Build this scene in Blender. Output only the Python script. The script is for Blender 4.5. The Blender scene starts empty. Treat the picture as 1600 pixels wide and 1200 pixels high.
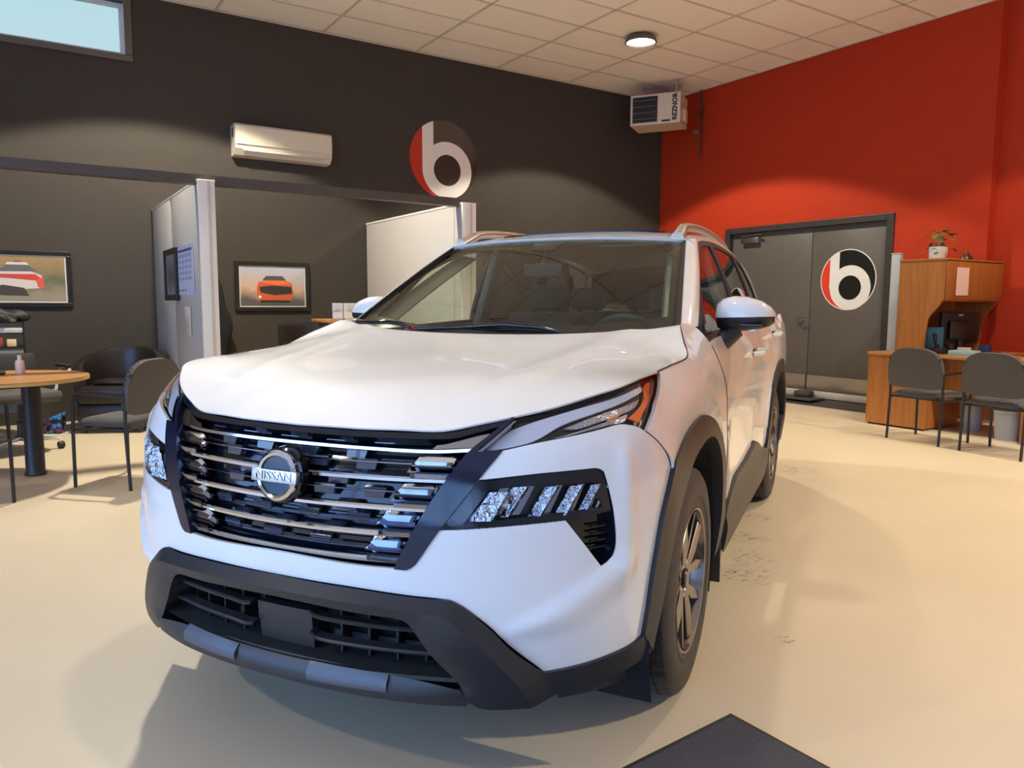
import bpy, bmesh, math, random
import numpy as np
from mathutils import Vector, Matrix
from mathutils.geometry import delaunay_2d_cdt
random.seed(4)
SC = bpy.context.scene
COL = SC.collection
PI = math.pi

# ------------------------------------------------------------------ camera
cam_d = bpy.data.cameras.new('camera'); cam = bpy.data.objects.new('camera', cam_d); COL.objects.link(cam)
hd, pt, rl = math.radians(56.78), 0.10659, 0.0044
F = Vector((math.cos(hd)*math.cos(pt), math.sin(hd)*math.cos(pt), -math.sin(pt)))
R0 = Vector((math.sin(hd), -math.cos(hd), 0)); U0 = R0.cross(F)
R = R0*math.cos(rl) + U0*math.sin(rl); U = U0*math.cos(rl) - R0*math.sin(rl)
M = Matrix((R, U, -F)).transposed().to_4x4(); M.translation = Vector((0, 0, 1.2521))
cam.matrix_world = M
cam_d.sensor_width = 36; cam_d.lens = 36*1178.33/1600; cam_d.clip_start = .05
SC.camera = cam

# ------------------------------------------------------------------ world, exposure
w = bpy.data.worlds.new('world'); SC.world = w; w.use_nodes = True
nt = w.node_tree; bg = nt.nodes['Background']
tc = nt.nodes.new('ShaderNodeTexCoord'); sx = nt.nodes.new('ShaderNodeSeparateXYZ')
rp = nt.nodes.new('ShaderNodeValToRGB')
nt.links.new(tc.outputs['Generated'], sx.inputs[0]); nt.links.new(sx.outputs['Z'], rp.inputs[0])
rp.color_ramp.elements[0].position = 0.0; rp.color_ramp.elements[0].color = (.36, .57, 1.0, 1)
rp.color_ramp.elements[1].position = .6; rp.color_ramp.elements[1].color = (.26, .47, .95, 1)
nt.links.new(rp.outputs[0], bg.inputs[0]); bg.inputs[1].default_value = 5.0
SC.view_settings.view_transform = 'Standard'; SC.view_settings.look = 'None'
SC.view_settings.gamma = 1; SC.view_settings.use_curve_mapping = False
SC.view_settings.exposure = 0.36
try:
    SC.cycles.use_denoising = True; SC.cycles.denoiser = 'OPENIMAGEDENOISE'
    SC.cycles.max_bounces = 8; SC.cycles.diffuse_bounces = 4; SC.cycles.glossy_bounces = 4
    SC.cycles.transparent_max_bounces = 12; SC.cycles.caustics_reflective = False; SC.cycles.caustics_refractive = False
    SC.cycles.sample_clamp_indirect = 6
except Exception: pass
LAMP_W = 470.0
LAMP_C = (1.0, .91, .74)
CEIL = 4.45; XR = 8.8; YB = 9.09; XL = -4.6; YF = -5.0
LAMPS = [(1.3, 7.07), (6.46, 7.07), (6.46, 2.5), (1.5, 2.6), (-3.9, 2.5), (6.46, -2.0)]
LAMP_K = [1.6, .88, .60, .20, .5, 2.5]

# ------------------------------------------------------------------ materials
MATS = {}
def mat(name, col, rough=.5, metal=0, coat=0, bump=0, bscale=60, vary=0, vscale=8, spec=.5, trans=0, stretch=None, emit=None, es=0, coatr=.03):
    if name in MATS: return MATS[name]
    m = bpy.data.materials.new(name); m.use_nodes = True; t = m.node_tree; b = t.nodes['Principled BSDF']
    b.inputs['Base Color'].default_value = (*col, 1); b.inputs['Roughness'].default_value = rough
    b.inputs['Metallic'].default_value = metal; b.inputs['Coat Weight'].default_value = coat
    b.inputs['Coat Roughness'].default_value = coatr
    b.inputs['Specular IOR Level'].default_value = spec
    if trans: b.inputs['Transmission Weight'].default_value = trans
    if emit: b.inputs['Emission Color'].default_value = (*emit, 1); b.inputs['Emission Strength'].default_value = es
    tcn = t.nodes.new('ShaderNodeTexCoord'); mp = t.nodes.new('ShaderNodeMapping')
    t.links.new(tcn.outputs['Object'], mp.inputs[0])
    if stretch: mp.inputs['Scale'].default_value = stretch
    n = t.nodes.new('ShaderNodeTexNoise'); n.inputs['Scale'].default_value = vscale; n.inputs['Detail'].default_value = 4
    t.links.new(mp.outputs[0], n.inputs['Vector'])
    v = max(vary, .015)
    r = t.nodes.new('ShaderNodeValToRGB'); r.color_ramp.elements[0].position = .3; r.color_ramp.elements[1].position = .7
    r.color_ramp.elements[0].color = (*[c*(1-v) for c in col], 1); r.color_ramp.elements[1].color = (*[min(1, c*(1+v)) for c in col], 1)
    t.links.new(n.outputs['Fac'], r.inputs[0]); t.links.new(r.outputs[0], b.inputs['Base Color'])
    if bump:
        n2 = t.nodes.new('ShaderNodeTexNoise'); n2.inputs['Scale'].default_value = bscale; n2.inputs['Detail'].default_value = 3
        t.links.new(mp.outputs[0], n2.inputs['Vector'])
        bp = t.nodes.new('ShaderNodeBump'); bp.inputs['Strength'].default_value = bump; bp.inputs['Distance'].default_value = .01
        t.links.new(n2.outputs['Fac'], bp.inputs['Height']); t.links.new(bp.outputs[0], b.inputs['Normal'])
    MATS[name] = m; return m
def glassm(name, tint, ior=1.5, rough=.0, gl=1.0):
    m = bpy.data.materials.new(name); m.use_nodes = True; t = m.node_tree
    for nd in list(t.nodes):
        if nd.type != 'OUTPUT_MATERIAL': t.nodes.remove(nd)
    o = [x for x in t.nodes if x.type == 'OUTPUT_MATERIAL'][0]
    tr = t.nodes.new('ShaderNodeBsdfTransparent'); tr.inputs[0].default_value = (*tint, 1)
    g = t.nodes.new('ShaderNodeBsdfGlossy'); g.inputs['Roughness'].default_value = rough; g.inputs[0].default_value = (gl, gl, gl, 1)
    fr = t.nodes.new('ShaderNodeFresnel'); ge = t.nodes.new('ShaderNodeNewGeometry'); io = t.nodes.new('ShaderNodeMath'); io.operation = 'MULTIPLY_ADD'
    io.inputs[1].default_value = 1/ior-ior; io.inputs[2].default_value = ior; t.links.new(ge.outputs['Backfacing'], io.inputs[0]); t.links.new(io.outputs[0], fr.inputs[0])   # same reflectance from both sides of a thin pane
    mx = t.nodes.new('ShaderNodeMixShader'); t.links.new(fr.outputs[0], mx.inputs[0])
    t.links.new(tr.outputs[0], mx.inputs[1]); t.links.new(g.outputs[0], mx.inputs[2]); t.links.new(mx.outputs[0], o.inputs[0])
    MATS[name] = m; return m
def woodm(name, c1, c2, axis='X', rough=.35):
    m = bpy.data.materials.new(name); m.use_nodes = True; t = m.node_tree; b = t.nodes['Principled BSDF']
    tcn = t.nodes.new('ShaderNodeTexCoord'); mp = t.nodes.new('ShaderNodeMapping'); t.links.new(tcn.outputs['Object'], mp.inputs[0])
    mp.inputs['Scale'].default_value = {'X': (1, 14, 14), 'Y': (14, 1, 14), 'Z': (14, 14, .9)}[axis]
    n = t.nodes.new('ShaderNodeTexNoise'); n.inputs['Scale'].default_value = 2.2; n.inputs['Detail'].default_value = 8; n.inputs['Distortion'].default_value = .6
    t.links.new(mp.outputs[0], n.inputs['Vector'])
    r = t.nodes.new('ShaderNodeValToRGB'); r.color_ramp.elements[0].position = .3; r.color_ramp.elements[1].position = .72
    r.color_ramp.elements[0].color = (*c1, 1); r.color_ramp.elements[1].color = (*c2, 1)
    t.links.new(n.outputs['Fac'], r.inputs[0]); t.links.new(r.outputs[0], b.inputs['Base Color'])
    b.inputs['Roughness'].default_value = rough; MATS[name] = m; return m

white = mat('white_paint', (.79, .785, .765), .55, coat=1.0, coatr=.02)
gblack = mat('gloss_black', (.006, .007, .012), .09)
navy = mat('gloss_navy_black', (.008, .011, .030), .12)
clad = mat('grey_black_plastic', (.021, .022, .025), .42, bump=.05, bscale=900)
clad2 = mat('lip_grey_plastic', (.075, .082, .10), .35, bump=.03, bscale=900)
bplast = mat('black_plastic', (.012, .012, .014), .5, bump=.04, bscale=500)
deep = mat('deep_black', (.004, .004, .005), .8)
chrome = mat('chrome', (.72, .74, .78), .12, metal=1)
dchrome = mat('dark_chrome', (.30, .31, .36), .14, metal=1)
satin = mat('satin_metal', (.55, .56, .58), .3, metal=1)
alloy = mat('alloy_grey', (.28, .265, .25), .22, metal=1)
alloyd = mat('alloy_dark', (.03, .03, .034), .25, metal=.3, coat=.6)
rubber = mat('tyre_rubber', (.032, .031, .030), .62, bump=.08, bscale=250)
amberm = mat('amber_lens', (.85, .16, .015), .15, coat=1)
redm = mat('red_plastic', (.55, .02, .01), .2, coat=1)
lgd = mat('light_guide', (.55, .57, .62), .18, coat=1)
refl = mat('lamp_reflector', (.34, .35, .38), .12, metal=1, bump=1.4, bscale=55)
lens_t = mat('ribbed_lens', (.42, .40, .38), .15, metal=.7, bump=1.0, bscale=160)
interior = mat('dark_interior', (.045, .043, .038), .7, bump=.1, bscale=300)
inlight = mat('grey_trim_interior', (.24, .245, .205), .7)
wglass = glassm('windscreen_glass', (.74, .80, .69), 1.42)
sglass = glassm('side_glass', (.80, .84, .78), 1.5)
pglass = glassm('privacy_side_glass', (.30, .31, .30), 1.6)
tglass = glassm('tinted_high_glass', (.50, .47, .36), 1.3)
lglass = glassm('lamp_glass', (.95, .95, .97), 1.33)
lglass2 = glassm('headlamp_glass', (.97, .97, .98), 1.2)
rglass = glassm('window_glass', (.93, .97, 1.0), 1.45)

# ------------------------------------------------------------------ mesh helpers
def tag(o, label=None, cat=None, group=None, kind=None):
    if label: o['label'] = label
    if cat: o['category'] = cat
    if group: o['group'] = group
    if kind: o['kind'] = kind
    return o
def empty(name, loc=(0, 0, 0), rz=0, label=None, cat=None, group=None):
    o = bpy.data.objects.new(name, None); COL.objects.link(o); o.location = loc; o.rotation_euler = (0, 0, rz); o.empty_display_size = .1
    return tag(o, label, cat, group)
def link(name, me, m=None, parent=None, smooth=False, ang=None):
    o = bpy.data.objects.new(name, me); COL.objects.link(o)
    if m is not None and len(me.materials) == 0: me.materials.append(m)
    if parent is not None: o.parent = parent
    if smooth or ang:
        me.shade_smooth()
        if ang: me.set_sharp_from_angle(angle=math.radians(ang))
    return o
def mesh(name, vs, fs):
    me = bpy.data.meshes.new(name); me.from_pydata([tuple(v) for v in vs], [], fs); me.update(); return me
def poly(name, vs, fs, m, parent=None, smooth=False, ang=None): return link(name, mesh(name, vs, fs), m, parent, smooth, ang)
def frombm(name, bm, m, parent=None, smooth=False, ang=None):
    me = bpy.data.meshes.new(name); bm.to_mesh(me); bm.free(); return link(name, me, m, parent, smooth, ang)
def bbox(bm, c, s, bev=0, rz=0, seg=2, rot=None):
    g = bmesh.ops.create_cube(bm, size=1)['verts']
    for v in g: v.co = Vector((v.co.x*s[0], v.co.y*s[1], v.co.z*s[2]))
    if bev:
        es = list({e for v in g for e in v.link_edges})
        r = bmesh.ops.bevel(bm, geom=es, offset=bev, segments=seg, affect='EDGES', profile=.5)
        g = list({v for f in r['faces'] for v in f.verts} | {v for v in g if v.is_valid})
    mt = Matrix.Translation(c) @ (rot.to_4x4() if rot else Matrix.Rotation(rz, 4, 'Z'))
    for v in g: v.co = mt @ v.co
    return g
def box(name, c, s, m, parent=None, bev=0, rz=0, rot=None):
    bm = bmesh.new(); bbox(bm, c, s, bev, rz, rot=rot); return frombm(name, bm, m, parent, ang=35 if bev else None)
def box2(name, a, b, m, parent=None, bev=0):
    return box(name, [(a[i]+b[i])/2 for i in range(3)], [abs(b[i]-a[i]) for i in range(3)], m, parent, bev)
def tubemesh(path, r, seg=10, closed=False, rs=None):
    P = [Vector(p) for p in path]; n = len(P); vs = []; fs = []
    up = None
    for i in range(n):
        if closed: t = (P[(i+1) % n]-P[i-1]).normalized()
        else: t = (P[min(i+1, n-1)]-P[max(i-1, 0)]).normalized()
        if up is None: up = t.orthogonal().normalized()
        up = (up - t*up.dot(t)).normalized(); sd = t.cross(up)
        rr = rs[i] if rs else r
        for k in range(seg):
            a = 2*PI*k/seg; vs.append(P[i]+(up*math.cos(a)+sd*math.sin(a))*rr)
    for i in range(n if closed else n-1):
        j = (i+1) % n
        for k in range(seg): fs.append((i*seg+k, i*seg+(k+1) % seg, j*seg+(k+1) % seg, j*seg+k))
    if not closed: fs.append(tuple(range(seg-1, -1, -1))); fs.append(tuple((n-1)*seg+k for k in range(seg)))
    return vs, fs
def tube(name, path, r, m, parent=None, seg=10, closed=False, rs=None):
    v, f = tubemesh(path, r, seg, closed, rs); return poly(name, v, f, m, parent, ang=50)
def lathe(prof, seg=32, axis='Z', c=(0, 0, 0)):
    vs = []; fs = []; n = len(prof)
    for k in range(seg):
        a = 2*PI*k/seg
        for r, h in prof:
            p = (r*math.cos(a), r*math.sin(a), h) if axis == 'Z' else (h, r*math.cos(a), r*math.sin(a))
            vs.append((p[0]+c[0], p[1]+c[1], p[2]+c[2]))
    for k in range(seg):
        j = (k+1) % seg
        for i in range(n-1): fs.append((k*n+i, j*n+i, j*n+i+1, k*n+i+1))
    return vs, fs
def lobj(name, prof, m, parent=None, seg=32, axis='Z', c=(0, 0, 0), ang=40):
    v, f = lathe(prof, seg, axis, c); return poly(name, v, f, m, parent, ang=ang)
def prism(name, pts, h0, h1, m, parent=None, plane='XY', ang=None):
    """extrude 2-D polygon between h0 and h1; plane gives the two in-plane axes"""
    f = {'XY': lambda p, h: (p[0], p[1], h), 'XZ': lambda p, h: (p[0], h, p[1]), 'YZ': lambda p, h: (h, p[0], p[1])}[plane]
    n = len(pts); vs = [f(p, h0) for p in pts]+[f(p, h1) for p in pts]
    fs = [tuple(range(n)), tuple(range(2*n-1, n-1, -1))]+[(i, n+i, n+(i+1) % n, (i+1) % n) for i in range(n)]
    me = mesh(name, vs, fs); bm = bmesh.new(); bm.from_mesh(me); bmesh.ops.recalc_face_normals(bm, faces=bm.faces); bm.to_mesh(me); bm.free()
    return link(name, me, m, parent, ang=ang)
def pip(x, y, P):
    c = False; n = len(P); j = n-1
    for i in range(n):
        xi, yi = P[i]; xj, yj = P[j]
        if (yi > y) != (yj > y) and x < (xj-xi)*(y-yi)/(yj-yi)+xi: c = not c
        j = i
    return c
def dseg(x, y, P):
    best = 1e9; n = len(P)
    for i in range(n):
        ax, ay = P[i]; bx, by = P[(i+1) % n]; dx, dy = bx-ax, by-ay; l = dx*dx+dy*dy
        t = 0 if l == 0 else max(0, min(1, ((x-ax)*dx+(y-ay)*dy)/l)); best = min(best, (x-ax-t*dx)**2+(y-ay-t*dy)**2)
    return math.sqrt(best)
def dens(P, step, corner=38, closed=True):
    n = len(P); out = []
    def isc(i):
        if not closed and i in (0, n-1): return True
        a = Vector((P[i][0]-P[i-1][0], P[i][1]-P[i-1][1])); b = Vector((P[(i+1) % n][0]-P[i][0], P[(i+1) % n][1]-P[i][1]))
        if a.length < 1e-9 or b.length < 1e-9: return True
        return a.angle(b) > math.radians(corner)
    cs = [isc(i) for i in range(n)]
    for i in range(n if closed else n-1):
        p1 = Vector(P[i]); p2 = Vector(P[(i+1) % n]); p0 = Vector(P[i-1]) if not cs[i] else None; p3 = Vector(P[(i+2) % n]) if not cs[(i+1) % n] else None
        d = (p2-p1); k = max(1, int(math.ceil(d.length/step)))
        m1 = (p2-p0)*.5 if p0 is not None else d*1.0; m2 = (p3-p1)*.5 if p3 is not None else d*1.0
        if m1.length > d.length*1.2: m1 = m1.normalized()*d.length*1.2
        if m2.length > d.length*1.2: m2 = m2.normalized()*d.length*1.2
        for j in range(k):
            t = j/k; q = (2*t**3-3*t*t+1)*p1+(t**3-2*t*t+t)*m1+(3*t*t-2*t**3)*p2+(t**3-t*t)*m2
            out.append((q.x, q.y))
    if not closed: out.append(tuple(P[-1]))
    return out
CEN = Vector((0, 1.4, .7))
def panel(name, outer, fn, m, parent, holes=(), step=.05, off=0.0, thick=.014, es=None, cen=None, corner=38, both=False, hthick=None):
    """a curved sheet cut to an outline in the surface's own 2-D chart, with a returned edge"""
    cen = cen or CEN; es = es or step*.7
    O = dens(outer, es, corner); H = [dens(h, es, corner) for h in holes]
    pts = []; edges = []
    for L in [O]+H:
        b = len(pts); pts += L; edges += [(b+i, b+(i+1) % len(L)) for i in range(len(L))]
    xs = [p[0] for p in O]; ys = [p[1] for p in O]
    y = min(ys)+step*.5; row = 0
    while y < max(ys):
        x = min(xs)+(step*.5 if row % 2 else 0)
        while x < max(xs):
            if pip(x, y, O) and dseg(x, y, O) > step*.45 and all((not pip(x, y, h)) and dseg(x, y, h) > step*.45 for h in H): pts.append((x, y))
            x += step
        y += step*.87; row += 1
    V, E_, Fc, _, _, _ = delaunay_2d_cdt([Vector(p) for p in pts], edges, [], 0, 1e-7)
    tris = []
    for f in Fc:
        cx = sum(V[i].x for i in f)/3; cy = sum(V[i].y for i in f)/3
        if pip(cx, cy, O) and not any(pip(cx, cy, h) for h in H): tris.append(tuple(f))
    P3 = []; N3 = []
    for v in V:
        p = Vector(fn(v.x, v.y)); h = 2e-3
        du = Vector(fn(v.x+h, v.y))-Vector(fn(v.x-h, v.y)); dv = Vector(fn(v.x, v.y+h))-Vector(fn(v.x, v.y-h))
        nn = du.cross(dv)
        if nn.length < 1e-12: nn = p-cen
        nn.normalize()
        if nn.dot(p-cen) < 0: nn = -nn
        P3.append(p); N3.append(nn)
    vs = [p+n*off for p, n in zip(P3, N3)]
    s = 0
    for a, b, c in tris: s += (vs[b]-vs[a]).cross(vs[c]-vs[a]).dot(N3[a])
    if s < 0: tris = [(a, c, b) for a, b, c in tris]
    fs = list(tris); cnt = {}
    for a, b, c in tris:
        for e in ((a, b), (b, c), (c, a)): cnt[e] = 1
    bd = [e for e in cnt if (e[1], e[0]) not in cnt]
    mp1 = {}; mp2 = {}
    def hole_v(i):
        return any(dseg(V[i].x, V[i].y, h) < 1e-4 for h in H)
    for e in bd:
        for i in e:
            if i not in mp1:
                th = hthick if (hthick is not None and hole_v(i)) else thick
                mp1[i] = len(vs); vs.append(vs[i].copy()); mp2[i] = len(vs); vs.append(P3[i]+N3[i]*(off-th))
    for a, b in bd: fs.append((mp1[b], mp1[a], mp2[a], mp2[b]))
    o = link(name, mesh(name, vs, fs), m, parent, smooth=True)
    return o
def mir(P): return [(-x, y) for x, y in P][::-1]
def grid(name, fn, nu, nv, m, parent, smooth=True, thick=0, ang=None, flip=False):
    vs = [fn(i/nu, j/nv) for j in range(nv+1) for i in range(nu+1)]
    fs = [(j*(nu+1)+i, j*(nu+1)+i+1, (j+1)*(nu+1)+i+1, (j+1)*(nu+1)+i) for j in range(nv) for i in range(nu)]
    if flip: fs = [f[::-1] for f in fs]
    o = poly(name, vs, fs, m, parent, smooth, ang)
    if thick:
        md = o.modifiers.new('solid', 'SOLIDIFY'); md.thickness = thick; md.offset = -1
    return o
def text_mesh(name, s, size, depth, m, parent, mtx, bold=0):
    cu = bpy.data.curves.new(name, 'FONT'); cu.body = s; cu.size = size; cu.extrude = depth; cu.align_x = 'CENTER'; cu.align_y = 'CENTER'; cu.resolution_u = 2; cu.offset = bold
    t = bpy.data.objects.new(name+'_tmp', cu); COL.objects.link(t); dg = bpy.context.evaluated_depsgraph_get(); dg.update()
    me = bpy.data.meshes.new_from_object(t.evaluated_get(dg)); bpy.data.objects.remove(t)
    me.transform(mtx); me.materials.clear(); return link(name, me, m, parent)
def copytree(src, parent=None):
    c = src.copy(); COL.objects.link(c); c.parent = parent
    for ch in list(src.children): copytree(ch, c)
    return c
def sst(a, b, x):
    t = min(1, max(0, (x-a)/(b-a))); return t*t*(3-2*t)

# ------------------------------------------------------------------ daylight portals at the storefront glazing
def portal(name, loc, sx_, sy_, rot):
    l = bpy.data.lights.new(name, 'AREA'); l.shape = 'RECTANGLE'; l.size = sx_; l.size_y = sy_; l.energy = 1
    try: l.cycles.is_portal = True
    except Exception: pass
    o = bpy.data.objects.new(name, l); COL.objects.link(o); o.location = loc; o.rotation_euler = rot
WZ0, WZ1 = .12, 3.7
portal('window_portal', (XL-.12, .1, (WZ0+WZ1)/2), WZ1-WZ0, 9.2, (0, -PI/2, 0))

# ------------------------------------------------------------------ room shell
grey = mat('dark_taupe_wall', (.060, .052, .044), .8, spec=.15, bump=.06, bscale=220, vary=.03)
red = mat('red_wall', (.445, .036, .0095), .75, spec=.2, bump=.06, bscale=220, vary=.03)
creamw = mat('pale_wall', (.6, .57, .5), .6, bump=.05, bscale=220)
tilem = mat('ceiling_tile', (.93, .87, .78), .9, bump=.12, bscale=140, vary=.03, vscale=90)
barm = mat('ceiling_grid_metal', (.62, .555, .47), .6)
doorg = mat('door_grey', (.115, .100, .085), .42, bump=.05, bscale=200, vary=.03)
framem = mat('door_frame_dark', (.040, .034, .030), .4)
alum = mat('aluminium', (.55, .55, .55), .35, metal=1)
pvc = mat('white_window_vinyl', (.75, .75, .74), .4)

# floor: painted concrete with hairline scratches and rubber scuffs
fm = bpy.data.materials.new('painted_concrete'); fm.use_nodes = True; t = fm.node_tree; b = t.nodes['Principled BSDF']; L = t.links.new
tcn = t.nodes.new('ShaderNodeTexCoord')
n1 = t.nodes.new('ShaderNodeTexNoise'); n1.inputs['Scale'].default_value = .8; n1.inputs['Detail'].default_value = 6; L(tcn.outputs['Object'], n1.inputs['Vector'])
r1 = t.nodes.new('ShaderNodeValToRGB'); r1.color_ramp.elements[0].position = .3; r1.color_ramp.elements[1].position = .7
r1.color_ramp.elements[0].color = (.605, .505, .350, 1); r1.color_ramp.elements[1].color = (.66, .555, .39, 1); L(n1.outputs['Fac'], r1.inputs[0])
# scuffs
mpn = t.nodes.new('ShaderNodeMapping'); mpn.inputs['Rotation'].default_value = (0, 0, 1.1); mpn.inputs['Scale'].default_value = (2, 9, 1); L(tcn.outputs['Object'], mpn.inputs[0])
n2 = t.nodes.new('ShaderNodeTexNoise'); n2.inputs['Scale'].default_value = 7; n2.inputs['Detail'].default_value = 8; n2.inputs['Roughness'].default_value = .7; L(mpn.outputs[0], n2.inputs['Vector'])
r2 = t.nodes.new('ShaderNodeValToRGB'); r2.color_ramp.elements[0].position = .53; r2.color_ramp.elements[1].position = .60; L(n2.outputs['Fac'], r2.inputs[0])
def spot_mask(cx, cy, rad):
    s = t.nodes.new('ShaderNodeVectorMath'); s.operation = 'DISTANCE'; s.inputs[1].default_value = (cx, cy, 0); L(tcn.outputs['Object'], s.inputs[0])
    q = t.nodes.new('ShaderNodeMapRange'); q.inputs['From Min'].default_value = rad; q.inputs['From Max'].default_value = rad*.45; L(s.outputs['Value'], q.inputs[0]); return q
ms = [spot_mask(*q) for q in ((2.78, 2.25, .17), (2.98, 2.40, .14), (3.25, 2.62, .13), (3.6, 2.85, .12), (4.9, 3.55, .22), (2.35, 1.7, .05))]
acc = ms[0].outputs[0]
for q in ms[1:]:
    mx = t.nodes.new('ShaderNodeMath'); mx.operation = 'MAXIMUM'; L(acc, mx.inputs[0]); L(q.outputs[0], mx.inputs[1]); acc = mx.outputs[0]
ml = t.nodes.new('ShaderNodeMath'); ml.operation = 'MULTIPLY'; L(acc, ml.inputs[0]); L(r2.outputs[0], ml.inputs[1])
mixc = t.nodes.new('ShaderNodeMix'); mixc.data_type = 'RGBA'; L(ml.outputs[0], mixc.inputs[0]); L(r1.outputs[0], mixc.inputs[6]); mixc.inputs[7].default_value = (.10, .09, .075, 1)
L(mixc.outputs[2], b.inputs['Base Color'])
n3 = t.nodes.new('ShaderNodeTexNoise'); n3.inputs['Scale'].default_value = 3; n3.inputs['Detail'].default_value = 5; L(tcn.outputs['Object'], n3.inputs['Vector'])
mr = t.nodes.new('ShaderNodeMapRange'); mr.inputs['To Min'].default_value = .34; mr.inputs['To Max'].default_value = .50; L(n3.outputs['Fac'], mr.inputs[0]); L(mr.outputs[0], b.inputs['Roughness'])
n4 = t.nodes.new('ShaderNodeTexNoise'); n4.inputs['Scale'].default_value = 14; n4.inputs['Detail'].default_value = 4; L(tcn.outputs['Object'], n4.inputs['Vector'])
bp = t.nodes.new('ShaderNodeBump'); bp.inputs['Strength'].default_value = .10; bp.inputs['Distance'].default_value = .01; L(n4.outputs['Fac'], bp.inputs['Height']); L(bp.outputs[0], b.inputs['Normal'])
b.inputs['Specular IOR Level'].default_value = .45

def struct(name, boxes, m):
    bm = bmesh.new()
    for a, c in boxes: bbox(bm, [(a[i]+c[i])/2 for i in range(3)], [abs(c[i]-a[i]) for i in range(3)])
    return tag(frombm(name, bm, m), kind='structure')
T = .15
struct('floor', [((XL-T, YF-T, -.2), (XR+.4, YB+T, 0))], fm)
outm = mat('snowy_ground', (.75, .77, .8), .8)
struct('ground', [((-40, -40, -.6), (40, 40, -.25))], outm)
# back wall with the high window opening (x -1.6..1.12, z 3.80..4.36)
struct('wall_back', [((XL-T, YB, 0), (XR+.3, YB+T, 3.80)), ((1.115, YB, 3.80), (XR+.3, YB+T, CEIL+.2)), ((-1.6, YB, 4.36), (1.115, YB+T, CEIL+.2)), ((XL-T, YB, 3.80), (-1.6, YB+T, CEIL+.2))], grey)
struct('wall_right', [((XR, 7.70, 0), (XR+.3, YB, CEIL+.2)), ((XR, 5.155, 2.335), (XR+.3, 7.70, CEIL+.2)), ((XR, 4.10, 0), (XR+.3, 5.155, CEIL+.2)), ((XR+.15, YF, 0), (XR+.3, 4.10, CEIL+.2))], red)
struct('wall_left', [((XL-T, YF, 0), (XL, YB, WZ0)), ((XL-T, YF, WZ1), (XL, YB, CEIL+.2)), ((XL-T, 4.7, WZ0), (XL, YB, WZ1)), ((XL-T, YF, WZ0), (XL, -4.5, WZ1))], creamw)
struct('wall_front', [((XL, YF-T, 0), (XR+.3, YF, CEIL+.2))], creamw)

def win(name, axis, fixed, a0, a1, z0, z1, div, mf, mg, fw=.06, dp=.08):
    """frame + mullions + panes in the plane axis=fixed"""
    def bb(a, b_, z, y): return ((fixed-dp/2, a, z), (fixed+dp/2, b_, y)) if axis == 'X' else ((a, fixed-dp/2, z), (b_, fixed+dp/2, y))
    bm = bmesh.new()
    L_ = [bb(a0, a1, z0, z0+fw), bb(a0, a1, z1-fw, z1), bb(a0, a0+fw, z0+fw, z1-fw), bb(a1-fw, a1, z0+fw, z1-fw)]
    for i in range(1, div):
        c = a0+(a1-a0)*i/div; L_.append(bb(c-fw/2, c+fw/2, z0+fw, z1-fw))
    for a, c in L_: bbox(bm, [(a[i]+c[i])/2 for i in range(3)], [abs(c[i]-a[i]) for i in range(3)])
    fr = tag(frombm(name, bm, mf), kind='structure')
    for i in range(div):
        c0 = a0+(a1-a0)*i/div+fw*.5; c1 = a0+(a1-a0)*(i+1)/div-fw*.5
        a, c = bb(c0, c1, z0+fw*.6, z1-fw*.6); a = list(a); c = list(c); k = 0 if axis == 'X' else 1; a[k] = fixed-.004; c[k] = fixed+.004
        box2('window_pane', a, c, mg, fr)
    return fr
w1 = win('window_1', 'Y', YB+.09, -1.58, 1.10, 3.815, 4.345, 1, pvc, tglass, fw=.035, dp=.06)
# dark casing round the high window
bm = bmesh.new()
for a, c in [((-1.66, YB-.03, 3.75), (1.17, YB, 3.815)), ((1.10, YB-.03, 3.815), (1.17, YB, 4.42)), ((-1.66, YB-.03, 4.345), (1.10, YB, 4.42)), ((-1.66, YB-.03, 3.815), (-1.58, YB, 4.345))]:
    bbox(bm, [(a[i]+c[i])/2 for i in range(3)], [abs(c[i]-a[i]) for i in range(3)], bev=.006)
frombm('window_casing', bm, mat('casing_taupe', (.11, .095, .082), .5), w1)
box2('window_reveal', (1.10, YB-.001, 3.815), (1.114, YB+.06, 4.345), pvc, w1)
win('window_2', 'X', XL-.07, -4.5, 4.7, WZ0, WZ1, 5, alum, rglass)

# ceiling: slab, tiles in view one by one, the rest joined, and the T-bar grid
cl = struct('ceiling', [((XL-T, YF-T, CEIL+.10), (XR+.4, YB+T, CEIL+.2))], mat('slab_dark', (.3, .28, .25), .9))
xs = [2.02+1.22*k for k in range(-6, 7)]; ys = [8.45-.61*k for k in range(-1, 24)]
tm = None; rest = bmesh.new()
for i in range(len(xs)):
    for j in range(len(ys)):
        x0, x1 = xs[i], xs[i]+1.22; y1 = ys[j]; y0 = y1-.61
        x0 = max(x0, XL); x1 = min(x1, XR+.15); y1 = min(y1, YB); y0 = max(y0, YF)
        if x1-x0 < .05 or y1-y0 < .05: continue
        full = x1-x0 > 1.21 and y1-y0 > .60
        cx, cy = (x0+x1)/2, (y0+y1)/2
        inview = cx > 1.2 and cy > 3.0
        if full and inview:
            if tm is None:
                b_ = bmesh.new(); bbox(b_, (0, 0, 0), (1.196, .586, .02), bev=.004, seg=1); o = frombm('ceiling_tile', b_, tilem, cl); tm = o.data
            else:
                o = bpy.data.objects.new('ceiling_tile', tm); COL.objects.link(o); o.parent = cl
            o.location = (cx, cy, CEIL+.014+random.uniform(-.001, .001))
        elif inview:
            box('ceiling_tile', (cx, cy, CEIL+.014), (x1-x0-.024, y1-y0-.024, .02), tilem, cl)
        else: bbox(rest, (cx, cy, CEIL+.014), (x1-x0-.024, y1-y0-.024, .02))
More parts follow.
